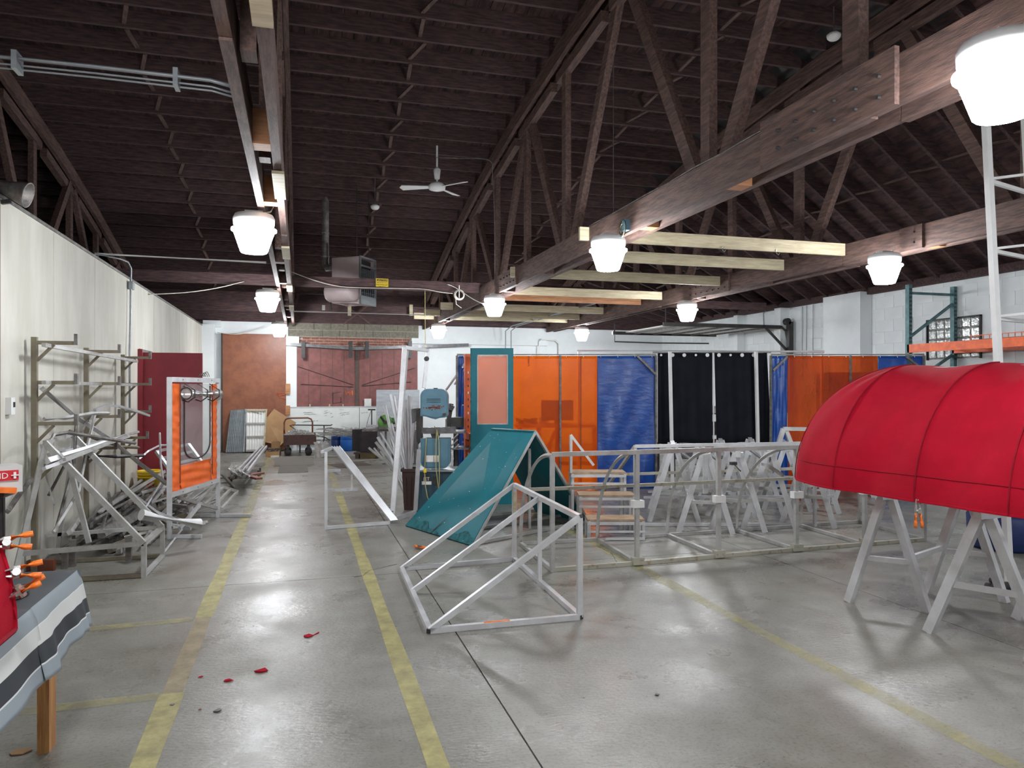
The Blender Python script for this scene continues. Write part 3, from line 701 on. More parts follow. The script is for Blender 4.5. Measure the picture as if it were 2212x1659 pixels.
# overhead door, tracks and bracket (right wall)
od = thing('overhead_door', (8, 13.8, 2.7), 'open overhead door lying flat on dark tracks below the right roof', 'door')
ZO = 2.72
for i in range(5):
    x0 = 7.0 + i * .47; dpn = MB().box((x0, 12.9, ZO), (x0 + .46, 15.2, ZO + .03)).make('door_panel', white2, od)
    MB().box((x0 + .2, 12.9, ZO - .03), (x0 + .23, 15.2, ZO)).make('stiffener', alu3, dpn)
for y in (12.85, 15.25): MB().box((6.7, y - .03, ZO - .04), (9.3, y + .03, ZO + .03)).make('track', black, od)
MB().path([(9.3, 12.82, ZO), (9.42, 12.82, ZO - .08), (9.47, 12.82, ZO - .35), (9.47, 12.82, ZO - .75)], .03, 8).make('track_bend', black, od)
MB().box((9.42, 12.72, 1.0), (9.52, 12.82, ZO + .1)).make('jamb_track', black, od)
MB().bar((8.9, 12.8, ZO), (9.45, 12.8, ZO - .5), .04).make('gusset', black, od)
MB().lathe([(.07, 0), (.07, .09)], (9.40, 12.72, ZO + .1), 14, (0, 1, 0)).make('spring_drum', black, od)
for x, y in ((6.75, 12.85), (6.75, 15.25)): MB().tube((x, y, ZO), (x, y, zd(x, y) - .1), .012, 6).make('drop_rod', black, od)
pp = thing('ceiling_pipe', PY(1300, 757, 13), 'thin dark pipe with an elbow hung below the right truss', 'pipe')
MB().path([PY(1328, 700, 13.5), PY(1328, 738, 13.5), PY(1420, 741, 13.5), PY(1531, 742, 13.5)], .014, 7).make('pipe', black, pp)
pv = thing('wall_pipes', (XR, 12, 2), 'row of thin grey pipes running down the right block wall', 'pipe')
for px_, y0_, y1_ in ((1733, 662, 756), (1742, 660, 758), (1756, 655, 760), (1785, 652, 764)):
    MB().tube(PX(px_, y0_, XR - .04), PX(px_, y1_ + 60, XR - .04), .010, 6).make('pipe', galv, pv)
MB().path([PX(1650, 704, XR - .05), PX(1649, 676, XR - .05), PX(1662, 668, XR - .05), PX(1715, 658, XR - .05)], .012, 6).make('pipe', galv, pv)

# pallet rack at the right wall
YR = 8.95
pr = thing('pallet_rack', (9.1, 8, 0), 'tall pallet rack with teal perforated uprights and orange beams at the right wall', 'rack')
xa, xc = PY(1963, 700, YR).x, PY(2062, 700, YR).x; xc = min(xc, XR - .07); zt_ = PY(1963, 615, YR).z
for x in (xa, xc):
    for y in (YR, 6.2):
        upr = MB().box((x - .03, y - .035, 0), (x + .03, y + .035, zt_)).make('upright', rackgr, pr)
for y in (YR,):
    z = .3
    while z < zt_ - .08:
        for x in (xa, xc):
            MB().box((x - .018, y - .040, z), (x - .006, y - .035, z + .03)).make('punched_slot', black, pr) if z > 1.9 else None
            MB().box((x + .006, y - .040, z), (x + .018, y - .035, z + .03)).make('punched_slot', black, pr) if z > 1.9 else None
        z += .06
for (za, zb2) in ((PY(1965, 633, YR).z, PY(2058, 637, YR).z), (PY(1965, 748, YR).z, PY(2000, 750, YR).z)):
    MB().bar((xa, YR, za), (xc, YR, za), .035).make('brace', rackgr, pr)
za = PY(1965, 730, YR).z; MB().bar((xa, YR, za), (xc, YR, PY(2058, 655, YR).z), .035).make('brace', rackgr, pr)
MB().bar((xa, YR, PY(2025, 790, YR).z - .3), (xc, YR, PY(2058, 765, YR).z), .035).make('brace', rackgr, pr)
zb1 = PY(1963, 762, YR).z
for x in (xa, xc): MB().box((x - .03, 5.0, zb1), (x + .02, YR, zb1 + .12)).make('beam', rackor, pr)
MB().box((xa + .02, 5.0, zb1 + .12), (xc, 7.9, zb1 + .13)).make('wire_deck', black, pr)
y = 5.0
while y < 7.9:
    MB().bar((xa, y, zb1 + .13), (xa, y, zb1 + .18), .008).make('deck_wire', rackor, pr); y += .09
MB().bar((xa, 5.0, zb1 + .18), (xa, 7.9, zb1 + .18), .01).make('deck_wire', rackor, pr)
for y in (5.6, 6.4, 7.2): MB().bar((xa, y, zb1 + .03), (xc, y - .3, zb1 + .03), .06).make('deck_support', rackor, pr)
# ================================================================ FLOOR THINGS, NEAR
def up(p, py):                          # height above foot p that shows at row py
    f = p.x * SN + p.y * CS
    return V((p.x, p.y, EYE + (HZ - py) * f / F))
# triangular aluminium frame in the foreground
NL, NR, FR, FL = G(928, 1368), G(1252, 1338), G(1111, 1212), G(868, 1233)
for p in (NL, NR, FR, FL): p.z = .018
TN, TF = V((NR.x, NR.y, .66)), V((FR.x, FR.y, .66))
ML = NL.lerp(FL, .56); MT = TN.lerp(TF, .54); MR = NR.lerp(FR, .54)
tf = thing('awning_frame', (NL + FR) / 2 - V((0, 0, .018)), 'bright triangular aluminium awning frame lying alone on the floor in front', 'frame')
bars(tf, [('base_rail', NL, NR), ('base_rail', FL, FR), ('base_rail', NL, FL), ('base_rail', NR, FR), ('top_rail', TN, TF),
          ('rafter', TN, NL), ('rafter', TF, FL), ('rafter', MT, ML), ('post', NR, TN), ('post', FR, TF), ('post', MR, MT, .028)], alu, .034)
for p in (NL, NR, TN): MB().bar(p + (p - (NL + FR) / 2).normalized() * .017, p + (p - (NL + FR) / 2).normalized() * .02, .026).make('open_end', black, tf)
MB().bar(up(FR, 1062) + V((0, -.018, 0)), up(FR, 1107) + V((0, -.018, 0)), .03, .004).make('masking_tape', pale, tf)
MB().bar(NL.lerp(NR, .35) + V((0, 0, .018)), NL.lerp(NR, .52) + V((0, 0, .018)), .02, .003).make('red_streak', orclamp, tf)

# teal A-shaped awning
A, A2, B_ = G(1020, 1180), G(878, 1137), G(1273, 1130)
N1 = PF(1156, 937, 7.58); N1.z = 1.045; N2 = PF(1065, 928, 8.0); N2.z = 1.045
B2 = B_ + (A2 - A) * .75
tt = thing('teal_awning', (A + B_) / 2, 'teal canvas awning standing like an A-shaped tent with a dirty lower edge', 'awning')
def quad(a, b, c, d, th): 
    n = (b - a).cross(d - a).normalized() * th; return MB().prism([a, b, c, d], n)
quad(A2, A, N1, N2, .02).make('left_panel', teal, tt); quad(B_, B2, N2, N1, .02).make('right_panel', teal, tt)
MB().grid(lambda u, v: (A2.lerp(A, u)).lerp(N2.lerp(N1, u), v * (.05 + .03 * math.sin(u * 9) + .015 * math.sin(u * 31))) + V((0, 0, .0)) - (A - A2).cross(N1 - A).normalized() * (-.0) + ((A - A2).cross(N1 - A)).normalized() * (.022 if ((A - A2).cross(N1 - A)).z > 0 else -.022), 30, 2).make('dirt_band', teald, tt)
nrm = ((A - A2).cross(N1 - A)).normalized(); nrm = nrm if nrm.z > 0 else -nrm
s0 = A2.lerp(A, .42); s1 = s0.lerp(N2.lerp(N1, .52), .16) + (A - A2) * .06
MB().prism([s0 + nrm * .024 + (A2 - A) * .012, s0 + nrm * .024 + (A - A2) * .012, s1 + nrm * .024], nrm * .001).make('tear', black, tt)
bars(tt, [('base_tube', A + V((.03, .03, .02)), B_ + V((-.03, 0, .02)), .03), ('base_tube', A2 + V((.05, 0, .02)), B2 + V((0, 0, .02)), .03), ('frame_tube', A, N1, .028), ('frame_tube', B_, N1, .028),
          ('ridge_tube', N1, N2, .03), ('inner_post', A.lerp(B_, .5) + V((.03, .3, 0)), A.lerp(B_, .5) + V((.03, .3, .85)), .028), ('cross_tube', A.lerp(A2, .5) + V((.1, 0, .02)), B_.lerp(B2, .5) + V((0, 0, .02)), .028)], alu2)
mb = MB()
for i in range(40):
    u, v = random.random(), random.random(); p = (A2.lerp(A, u)).lerp(N2.lerp(N1, u), v) + nrm * .0225
    mb.bar(p, p + (A - A2) * random.uniform(.004, .014) + (N1 - A) * random.uniform(-.004, .006), random.uniform(.003, .009), .001)
o = mb.make('paint_fleck', plast, tt); o['kind'] = 'stuff'
e1 = MB().bar(N1 + nrm * .01, N2 + nrm * .01, .05, .012).make('ridge_hem', teal, tt)
MB().bar(A + nrm * .012, N1 + nrm * .012, .012, .02).make('edge_piping', teal, tt)

# standing teal panel with a window
f_ = 9.5; W0, W1 = PF(1018, 752, f_), PF(1109, 756, f_); zt2 = W0.z
tp = thing('windowed_screen', V(((W0.x + W1.x) / 2, (W0.y + W1.y) / 2, 0)), 'tall teal panel with a clear window standing behind the teal tent-shaped awning', 'panel')
rt = (W1 - W0); rt.z = 0; wd = rt.length; rt = rt.normalized(); bk = V((-rt.y, rt.x, 0))
def pp_(u, z, d=0): return V((W0.x, W0.y, 0)) + rt * u + bk * d + V((0, 0, z))
def pbox(u0, u1, z0, z1, d0, d1): return MB().prism([pp_(u0, z0, d0), pp_(u1, z0, d0), pp_(u1, z0, d1), pp_(u0, z0, d1)], (0, 0, z1 - z0))
wz0, wz1 = EYE + (HZ - 917) * f_ / F, EYE + (HZ - 766) * f_ / F; wu0, wu1 = wd * .14, wd * .87
pbox(0, wu0, 0, zt2, 0, .04).make('stile', teal, tp); pbox(wu1, wd, 0, zt2, 0, .04).make('stile', teal, tp)
pbox(wu0, wu1, wz1, zt2, 0, .04).make('head_rail', teal, tp); pbox(wu0, wu1, 0, wz0, 0, .04).make('lower_panel', teal, tp)
pbox(-.012, .0, 0, zt2, 0, .07).make('side_edge', teald, tp)
pbox(wu0, wu1, wz0, wz1, .015, .02).make('window_vinyl', mat('hazy_vinyl', (.70, .60, .55), .15, 0, (.6, .52, .5), 6, .2, 12, trans=.80, alpha=(.97, .95, .95)), tp)
for a in ((wu0, wu0 + .012, wz0, wz1), (wu1 - .012, wu1, wz0, wz1), (wu0, wu1, wz0, wz0 + .012), (wu0, wu1, wz1 - .012, wz1)): pbox(*a, -.004, 0).make('window_trim', alu2, tp)
# orange post beside it
op = thing('rack_post', PF(1010, 1000, 9.9), 'scratched orange steel rack post beside the teal panel', 'post')
q = PF(1010, 765, 9.9)
MB().box((q.x - .04, q.y - .04, 0), (q.x + .04, q.y + .04, q.z)).make('post', rackor, op)
for i in range(16): MB().cbox((q.x - .0, q.y - .042, .35 + i * .09), (.014, .006, .03)).make('slot', black if i % 3 else paper, op)
MB().box((q.x - .045, q.y - .3, .82), (q.x + .045, q.y + .04, .90)).make('connector', rackor, op)

# long quarter-round frame
FB = [G(1193, 1235), G(1376, 1221), G(1552, 1205), G(1720, 1191), G(1868, 1179), G(1996, 1169)]
BB = [G(1125, 1178), G(1291, 1169), G(1442, 1159), G(1592, 1149), G(1730, 1139), G(1856, 1130)]
lf = thing('quarter_round_frame', (FB[0] + BB[3]) / 2, 'long quarter-round aluminium awning frame with curved ribs standing on the floor', 'frame')
HF = .955
for i in range(5):
    bars(lf, [('base_rail', FB[i] + V((0, 0, .018)), FB[i + 1] + V((0, 0, .018)), .034, oldalu), ('base_rail', BB[i] + V((0, 0, .018)), BB[i + 1] + V((0, 0, .018)), .03),
              ('top_rail', FB[i] + V((0, 0, HF)), FB[i + 1] + V((0, 0, HF)), .036)], alu2)
    def rp(i_, t, z): p = BB[i_].lerp(FB[i_], t); return V((p.x, p.y, z))
    bars(lf, [('purlin', rp(i, .22, .56), rp(i + 1, .22, .56), .03)], oldalu)
for i in range(6):
    bars(lf, [('tie_rail', FB[i] + V((0, 0, .018)), BB[i] + V((0, 0, .018)), .032), ('post', FB[i], FB[i] + V((0, 0, HF)), .034)], alu2)
    pts = []
    for k in range(15):
        a = k / 14 * math.pi / 2; t = 1 - math.cos(a); pts.append(BB[i].lerp(FB[i], t) + V((0, 0, .06 + (HF - .07) * math.sin(a))))
    MB().path([BB[i] + V((0, 0, .01))] + pts, .018, 4).make('rib', alu2, lf)
    if i in (1, 2, 3, 4):
        for z in (.02, .50):
            MB().cbox(FB[i] + V((0, -.01, z + .02)), (.10, .06, .06)).make('joint_bracket', plast if z > .1 else oldalu, lf)

# wooden-tread steps
def sp(r, f, z): return RF(r, f, z)
st = thing('step_stand', RF(.95, 7.5), 'aluminium three-step stand with worn wooden treads behind the curved frame', 'steps')
for i in range(3):
    f0 = 7.25 + i * .27; z = .19 + i * .20; r0 = .74 - i * .06; r1 = 1.30 - i * .05
    MB().prism([sp(r0, f0, z), sp(r1, f0, z), sp(r1, f0 + .27, z), sp(r0, f0 + .27, z)], (0, 0, .018)).make('tread', mat('worn_tread_wood', (.38, .27, .18), .7, 0, (.26, .18, .11), 9), st)
    for rr in (r0 + .015, r1 - .015):
        bars(st, [('leg', sp(rr, f0 + .01, 0), sp(rr, f0 + .01, z)), ('leg', sp(rr, f0 + .26, 0), sp(rr, f0 + .26, z)), ('side_rail', sp(rr, f0, z - .02), sp(rr, f0 + .27, z - .02))], alu, .028)
    bars(st, [('front_rail', sp(r0, f0, z - .02), sp(r1, f0, z - .02)), ('front_rail', sp(r0, f0, z - .10), sp(r1, f0, z - .10), .02)], alu, .028)
bars(st, [('foot_rail', sp(.74, 7.25, .02), sp(1.30, 7.25, .02)), ('handrail', sp(.62, 7.8, .60), sp(.62, 7.8, 1.0)), ('handrail', sp(.62, 7.8, 1.0), sp(.86, 7.8, .68))], alu, .026)

# sawhorses
def horse(p1, p2, label, h=.82, half=.26, ww=.055, extra=True):
    p1 = V((p1[0], p1[1], 0)); p2 = V((p2[0], p2[1], 0)); d = (p2 - p1).normalized(); s_ = V((d.y, -d.x, 0))
    t = thing('sawhorse', (p1 + p2) / 2, label, 'sawhorse', 'aluminium sawhorses')
    Z = V((0, 0, 1))
    MB().bar(p1 - d * .05 + Z * (h - .03), p2 + d * .05 + Z * (h - .03), .05, .07).make('top_beam', alu, t)
    for p in (p1, p2):
        for k in (-1, 1):
            MB().bar(p + s_ * k * .025 + Z * (h - .02), p + s_ * k * half, ww, ww * .8, up=d).make('leg', alu, t)
        a = .62; MB().bar(p - s_ * half * a + Z * h * (1 - a), p + s_ * half * a + Z * h * (1 - a), .028, .035).make('end_stretcher', alu2, t)
    MB().bar(p1 - s_ * half * .6 + Z * h * .42, p2 - s_ * half * .6 + Z * h * .42, .028, .035).make('side_stretcher', alu2, t)
    return t
def rf2(px, py, f=None):
    p = G(px, py); return (p.x, p.y)
specs = [(1456, 8.25, 1452, 9.1, 'leftmost aluminium sawhorse behind the curved frame, in front of the black curtain'), (1524, 7.62, 1512, 8.5, 'sawhorse with a spare upright plate at its top, second of the near row'),
         (1594, 7.72, 1580, 8.6, 'sawhorse with a black clamp near its top, third of the near row'), (1662, 7.78, 1640, 8.7, 'sawhorse holding dangling wires, fourth of the near row'),
         (1560, 9.3, 1556, 10.1, 'sawhorse behind the second and third ones, nearer the black curtain'), (1625, 9.5, 1620, 10.3, 'sawhorse standing back by the split in the black curtain'),
         (1700, 9.0, 1690, 9.9, 'sawhorse standing in front of the left blue strip of the right booth'), (1745, 8.0, 1760, 8.9, 'sawhorse just left of the big red awning tip'),
         (1850, 9.4, 1840, 10.2, 'sawhorse seen far behind under the red awning')]
for a, fa, b, fb_, l in specs: horse(RF((a - 1106) / F * fa, fa), RF((b - 1106) / F * fb_, fb_), l, .84 if fa < 9 else .8, .27)
# details on the horses
sw = thing('spare_plate', PF(1526, 1010, 7.55), 'loose upright aluminium flat bar hung on the second sawhorse', 'bar'); MB().bar(PF(1523, 982, 7.5), PF(1524, 1066, 7.5), .055, .012).make('flat_bar', alu, sw)
bc = thing('bar_clamp', PF(1583, 1002, 7.6), 'black clamp gripping the third sawhorse near its top', 'clamp'); MB().cbox(PF(1584, 1001, 7.62), (.06, .05, .03)).make('jaw', black, bc); MB().tube(PF(1584, 1001, 7.6), PF(1600, 1018, 7.6), .008).make('screw', black, bc)
wr_ = thing('wire_bundle', PF(1680, 1015, 7.6), 'bundle of thin bent wires dangling from the fourth sawhorse', 'wire')
for k in range(5): MB().path([PF(1645, 1000 + k, 7.62), PF(1662, 1004 + k * 2, 7.55), PF(1678, 1014 + k * 2, 7.5), PF(1695 - k, 1026 + k, 7.45)], .004, 5).make('wire', alu3, wr_)
# second, plainer frame behind the long one
rf_ = thing('awning_frame', RF(2.4, 8.5), 'second plain aluminium frame with a long top rail just behind the curved one', 'frame')
q1, q2 = PF(1372, 964, 8.0), PF(1760, 957, 8.0)
bars(rf_, [('top_rail', q1, q2, .034), ('post', q1, V((q1.x, q1.y, 0)), .03), ('post', q2, V((q2.x, q2.y, 0)), .03), ('side_rail', PF(1238, 1028, 8.6), PF(1790, 1010, 8.6), .03, oldalu),
           ('foot_rail', V((q1.x, q1.y, .02)), V((q2.x, q2.y, .02)), .03), ('rafter', PF(1455, 965, 8.0), PF(1508, 1005, 9.2), .028), ('rafter', PF(1512, 963, 8.0), PF(1570, 1010, 9.4), .028),
           ('rafter', PF(1608, 962, 8.0), PF(1672, 1010, 9.4), .028), ('post', PF(1238, 1028, 8.6), G(1238, 1112), .026), ('rafter', q1, PF(1300, 1068, 9.2), .03, oldalu), ('post', PF(1790, 1010, 8.6), V((PF(1790, 1010, 8.6).x, PF(1790, 1010, 8.6).y, 0)), .026), ('mid_rail', PF(1390, 1074, 8.3), PF(1800, 1072, 8.3), .028), ('mid_rail', PF(1400, 1062, 9.3), PF(1800, 1058, 9.3), .028)], alu)
# taller frame behind, by the right booth
t3 = thing('awning_frame', RF(3.5, 9.3), 'taller aluminium frame with slanting ends in front of the right orange curtain', 'frame')
f3 = 9.2; T0, T1 = PF(1692, 926, f3), PF(1850, 929, f3)
bars(t3, [('top_rail', T0, T1, .045), ('leg', T0, V((PF(1640, 1000, f3).x, PF(1640, 1000, f3).y, 0)), .05), ('leg', T0 + V((.03, 0, 0)), V((PF(1765, 1000, f3).x, PF(1765, 1000, f3).y, 0)), .045), ('post', PF(1747, 927, f3), V((PF(1747, 1000, f3).x, PF(1747, 1000, f3).y, 0)), .045),
          ('brace', PF(1745, 975, f3), PF(1708, 1010, f3), .03), ('leg', T1, V((PF(1860, 1000, f3).x, PF(1860, 1000, f3).y, 0)), .045)], alu2)

# ---------------------------------------------------------------- big red quarter-dome awning
axd = RF(-.414, .91).normalized(); pd = RF(.91, .414).normalized()        # along it (away), and towards its wall side
B1 = RF(2.16, 4.98, .80)
RW, RH = .80, .84
def dome(sv, ph):       # sv<0 towards camera along axis; 0..1 end cap angle ; ph 0..pi/2 front->top
    C = B1 + pd * RW
    if sv <= 0: p = C - pd * RW * math.cos(ph) + axd * sv
    else:
        th = sv * math.pi / 2; p = C - pd * RW * math.cos(ph) * math.cos(th) + axd * RW * math.cos(ph) * math.sin(th)
    return V((p.x, p.y, .82 + RH * math.sin(ph)))
ra = thing('red_awning', B1 + pd * .4 - V((0, 0, .0)), 'large red canvas quarter-dome awning resting on aluminium sawhorses', 'awning')
LN = 2.6; SEG = [0, .6, 1.15, 1.75, 2.6]
def wr_fn(u, v):
    # u: -1 (near end) .. 0 (first rib) .. 1 (cap back)
    s_ = (u * 2 - 1); sv = s_ * LN if s_ < 0 else s_
    ph = v * math.pi / 2; p = dome(sv, ph)
    C = B1 + pd * RW + (axd * sv if sv < 0 else V((0, 0, 0))); n = (p - V((C.x, C.y, .82))).normalized()
    if sv < 0:
        seg = [k for k in range(4) if SEG[k] <= -sv + 1e-6][-1]; t = (-sv - SEG[seg]) / (SEG[seg + 1] - SEG[seg]); dip = math.sin(math.pi * t)
        d = -.034 * dip * (0.35 + .65 * math.sin(ph * 2)) + .012 * math.sin(ph * 7 + sv * 6) * dip * math.cos(ph) + .011 * math.sin(11 * sv + 7 * ph) * math.cos(ph) ** 2 * dip + .006 * math.sin(ph * 5 - t * 6) * dip
    else: d = -.012 * abs(math.sin(sv * math.pi * 2)) * math.cos(ph) + .004 * math.sin(sv * 20 + ph * 6)
    return p + n * d
MB().grid(wr_fn, 110, 30).make('canvas', red, ra, True)
def ribline(sv, nm='seam', rr=.005):
    MB().path([dome(sv, k / 16 * math.pi / 2) + (dome(sv, k / 16 * math.pi / 2) - (B1 + pd * RW + (axd * sv if sv < 0 else V()))).normalized() * .003 for k in range(17)], rr, 5).make(nm, seam, ra)
for s_ in (0, -.6, -1.15, -1.75): ribline(s_)
ribline(.5, rr=.0035)
MB().path([wr_fn(u / 60, .115) + V((-.002, -.002, 0)) for u in range(60)], .0025, 4).make('hem_seam', seam, ra)
MB().path([wr_fn(u / 60, 0) for u in range(61)], .008, 5).make('bottom_hem', red, ra)
bars(ra, [('inner_rail', dome(-LN, .02) + pd * .06 + V((0, 0, .05)), dome(0, .02) + pd * .06 + V((0, 0, .05)), .025), ('inner_rail', dome(-LN, 1.5) - V((0, 0, .03)), dome(0, 1.5) - V((0, 0, .03)), .025),
          ('inner_rail', B1 + pd * RW * .98 + axd * 0 + V((0, 0, .03)), B1 + pd * RW * .98 - axd * LN + V((0, 0, .03)), .025)] + [('inner_tie', dome(s_, 0) + V((0, 0, .05)) + pd * .06, dome(s_, 0) + pd * RW * .96 + V((0, 0, .02)), .022) for s_ in (-.02, -.6, -1.15, -1.75, -2.5)], alu)
# horses under it: near-end frames from the measured feet
def horse4(f1, f2, f3_, f4, h, label, ww=.06):
    t = thing('sawhorse', (f1 + f4) / 2, label, 'sawhorse', 'aluminium sawhorses'); Z = V((0, 0, h))
    a = (f1 + f2) / 2; b = (f3_ + f4) / 2
    MB().bar(a + Z * 1 - (b - a).normalized() * .06, b + Z + (b - a).normalized() * .06, .05, .06).make('top_beam', alu, t)
    for f, c in ((f1, a), (f2, a), (f3_, b), (f4, b)): MB().bar(f, c + (f - c).normalized() * .03 + Z - V((0, 0, .03)), ww, ww * .6, up=(b - a)).make('leg', alu, t)
    for (p, q2_) in ((f1, f2), (f3_, f4)):
        c = (p + q2_) / 2 + Z; MB().bar(p.lerp(c, .42), q2_.lerp(c, .42), .026, .034).make('end_stretcher', alu, t)
    c1, c2 = a + Z, b + Z; MB().bar(f2.lerp(c1, .45), f3_.lerp(c2, .45), .026, .034).make('side_stretcher', alu, t)
e1a, e1b = G(1833, 1300), G(2003, 1322); L_ = (G(2000, 1281) - e1a)
horse4(e1a, e1b, G(2000, 1281), G(2000, 1281) + (e1b - e1a), .765, 'sawhorse under the rounded tip of the big red awning')
e2a = G(2005, 1366); e2b = e2a + RF(.42, -.42)
horse4(e2a, e2b, e2a + RF(.72, .26), e2a + RF(1.1, -.1), .765, 'nearest sawhorse under the big red awning, its leg cut by the picture edge')
def clampo(name, p, d, side, label, L=.15):
    t = thing(name, p, label, 'clamp'); d = V(d).normalized(); s_ = V(side).normalized()
    for k in (-1, 1):
        MB().path([p + s_ * k * .005, p + d * L * .35 + s_ * k * .013, p + d * L * .55 + s_ * k * .013], .008, 6).make('jaw', steel, t)
        MB().path([p + d * L * .5 + s_ * k * .013, p + d * L * .8 + s_ * k * .018, p + d * L + s_ * k * .021], .0095, 7).make('grip', orclamp, t, True)
    MB().lathe([(.012, -.02), (.012, .02)], p + d * L * .42, 8, d.cross(s_)).make('pivot_spring', steel, t)
    return t
pc = dome(-.62, 0) + V((0, 0, .015))
clampo('spring_clamp', pc, (0.02, -.05, -1), RF(1, 0), 'orange-handled spring clamp hanging on the hem of the big red awning', .17)
# blue drum behind, black tool, ladder frame
bd = thing('drum', RF(4.62, 6.95), 'large dark blue drum standing behind the red awning', 'drum')
MB().lathe([(.27, 0), (.30, .03), (.31, .3), (.30, .32), (.31, .34), (.31, .6), (.30, .62), (.29, .86), (.26, .88)], RF(4.62, 6.95), 28).make('drum_body', navybar, bd, True)
MB().lathe([(.305, .62), (.315, .63), (.315, .66), (.305, .67)], RF(4.62, 6.95), 28).make('hoop', navybar, bd, True)
MB().box(RF(5.1, 7.2) - V((.02, .3, 0)), RF(5.1, 7.2) + V((.03, .3, .6))) if 0 else None
bt = thing('air_tool', G(2155, 1275), 'small black tool lying under the nearest sawhorse', 'tool')
p = G(2155, 1278); MB().lathe([(.02, -.09), (.035, -.08), (.035, .08), (.02, .09)], p + V((0, 0, .036)), 14, RF(1, .1)).make('tool_body', black, bt, True)
MB().lathe([(.02, -.03), (.026, 0), (.02, .03)], p + V((-.03, .0, .085)), 12, RF(1, .1)).make('tool_head', black, bt, True); MB().tube(p + V((.05, 0, .04)), p + V((.16, -.02, .02)), .02).make('tool_handle', black, bt)
f5 = 5.62; ft = V((PF(2181, 1264, f5).x, PF(2181, 1264, f5).y, 0)); tp_ = PF(2127, 210, f5)
sc_ = thing('ladder_frame', ft, 'tall white ladder-like frame behind the big red awning at the edge of view', 'ladder')
off2 = RF(.55, .35); 
bars(sc_, [('stile', ft, tp_, .045), ('stile', ft + off2, tp_ + off2, .045)], plast)
for py in (391, 542, 688):
    px_ = 2127 + (py - 210) * (54 / 1054); p = PF(px_, py, f5); bars(sc_, [('rung', p, p + off2, .028), ('rung', p + V((0, 0, .015)), p + RF(.6, -.05) + V((0, 0, .08)), .018)], plast)

# ---------------------------------------------------------------- left: table, cloth, small red awning, clamps, kit
TBX, TBY, TZ = -.92, 3.52, .715
tb = thing('work_table', (-1.5, 2.4, 0), 'wooden work table with pine legs under a striped cloth at lower left', 'table')
MB().box((-2.1, 1.2, TZ - .045), (TBX, TBY, TZ - .006)).make('tabletop', orwood, tb)
for x, y in ((TBX - .09, TBY - .03), (-2.05, TBY - .06), (TBX - .06, 1.3), (-2.05, 1.3)):
    MB().box((x - .022, y - .045, 0), (x + .022, y + .045, TZ - .045)).make('leg', woodleg, tb)
def clothmat():
    m = bpy.data.materials.new('striped_cloth'); m.use_nodes = True; nt = m.node_tree; N = nt.nodes; L = nt.links; b = N['Principled BSDF']; b.inputs['Roughness'].default_value = .85
    uv = N.new('ShaderNodeUVMap'); sp_ = N.new('ShaderNodeSeparateXYZ'); L.new(uv.outputs[0], sp_.inputs[0])
    r = N.new('ShaderNodeValToRGB'); r.color_ramp.interpolation = 'CONSTANT'; e = r.color_ramp.elements
    cols = [(0, (.055, .06, .065)), (.5, (.24, .28, .30)), (.615, (.62, .64, .62)), (.625, (.55, .57, .55)), (.745, (.025, .03, .036)), (.875, (.6, .62, .62)), (.885, (.25, .29, .32))]
    e[0].position = 0; e[0].color = (*cols[0][1], 1); e[1].position = cols[1][0]; e[1].color = (*cols[1][1], 1)
    for p, c in cols[2:]: x = e.new(p); x.color = (*c, 1)
    L.new(sp_.outputs[1], r.inputs[0]); L.new(r.outputs[0], b.inputs['Base Color'])
    n = N.new('ShaderNodeTexNoise'); n.inputs['Scale'].default_value = 350; g = N.new('ShaderNodeNewGeometry'); L.new(g.outputs['Position'], n.inputs['Vector'])
    bp = N.new('ShaderNodeBump'); bp.inputs['Strength'].default_value = .2; bp.inputs['Distance'].default_value = .003; L.new(n.outputs['Fac'], bp.inputs['Height']); L.new(bp.outputs[0], b.inputs['Normal'])
    return m
stripe = clothmat()
def cloth(y0, y1, x_edge, drop, lift, name_first=False):
    mb = MB(); nu, nv = 40, 30
    def fn(u, v):
        y = y0 + (y1 - y0) * u
        if v < .5: return (-1.75 + (x_edge + 1.75) * (v / .5), y, TZ + lift + .004 * math.sin(u * 11 + v * 9))
        t = (v - .5) / .5; wob = .012 * math.sin(u * 11) * t + .004 * math.sin(u * 31 + 1) * t
        return (x_edge + .012 * min(1, t * 6) + wob + .05 * t, y + (.03 * t if y1 > 3 else 0) * u, TZ + lift - drop * t * (1 + .06 * math.sin(u * 7)))
    mb.grid(fn, nu, nv); return mb, nu, nv
tc_ = None
for k, (y0, y1, xe_, dr, lf_) in enumerate(((2.93, 3.56, TBX + .004, .24, .003), (1.2, 2.97, TBX + .012, .245, .008))):
    mb, nu, nv = cloth(y0, y1, xe_, dr, lf_)
    if tc_ is None:
        tc_ = thing('table_cloth', (-1.2, 2.6, TZ), 'grey, white and black striped cloth draped over the work table', 'cloth')
    o = mb.make('cloth_panel', stripe, tc_, True); ul = o.data.uv_layers.new(name='UVMap')
    for poly in o.data.polygons:
        for li in poly.loop_indices:
            vi = o.data.loops[li].vertex_index; ul.data[li].uv = ((vi // (nv + 1)) / nu, (vi % (nv + 1)) / nv)
    solid(o, .002)
# end drape at the far edge
mb = MB().grid(lambda u, v: (-1.9 + u * (TBX + 1.92), 3.565 + .012 * math.sin(u * 20) * v, TZ + .004 - .2 * v), 20, 6); mb.make('cloth_end', mat('grey_cloth', (.16, .18, .19), .9), tc_, True)
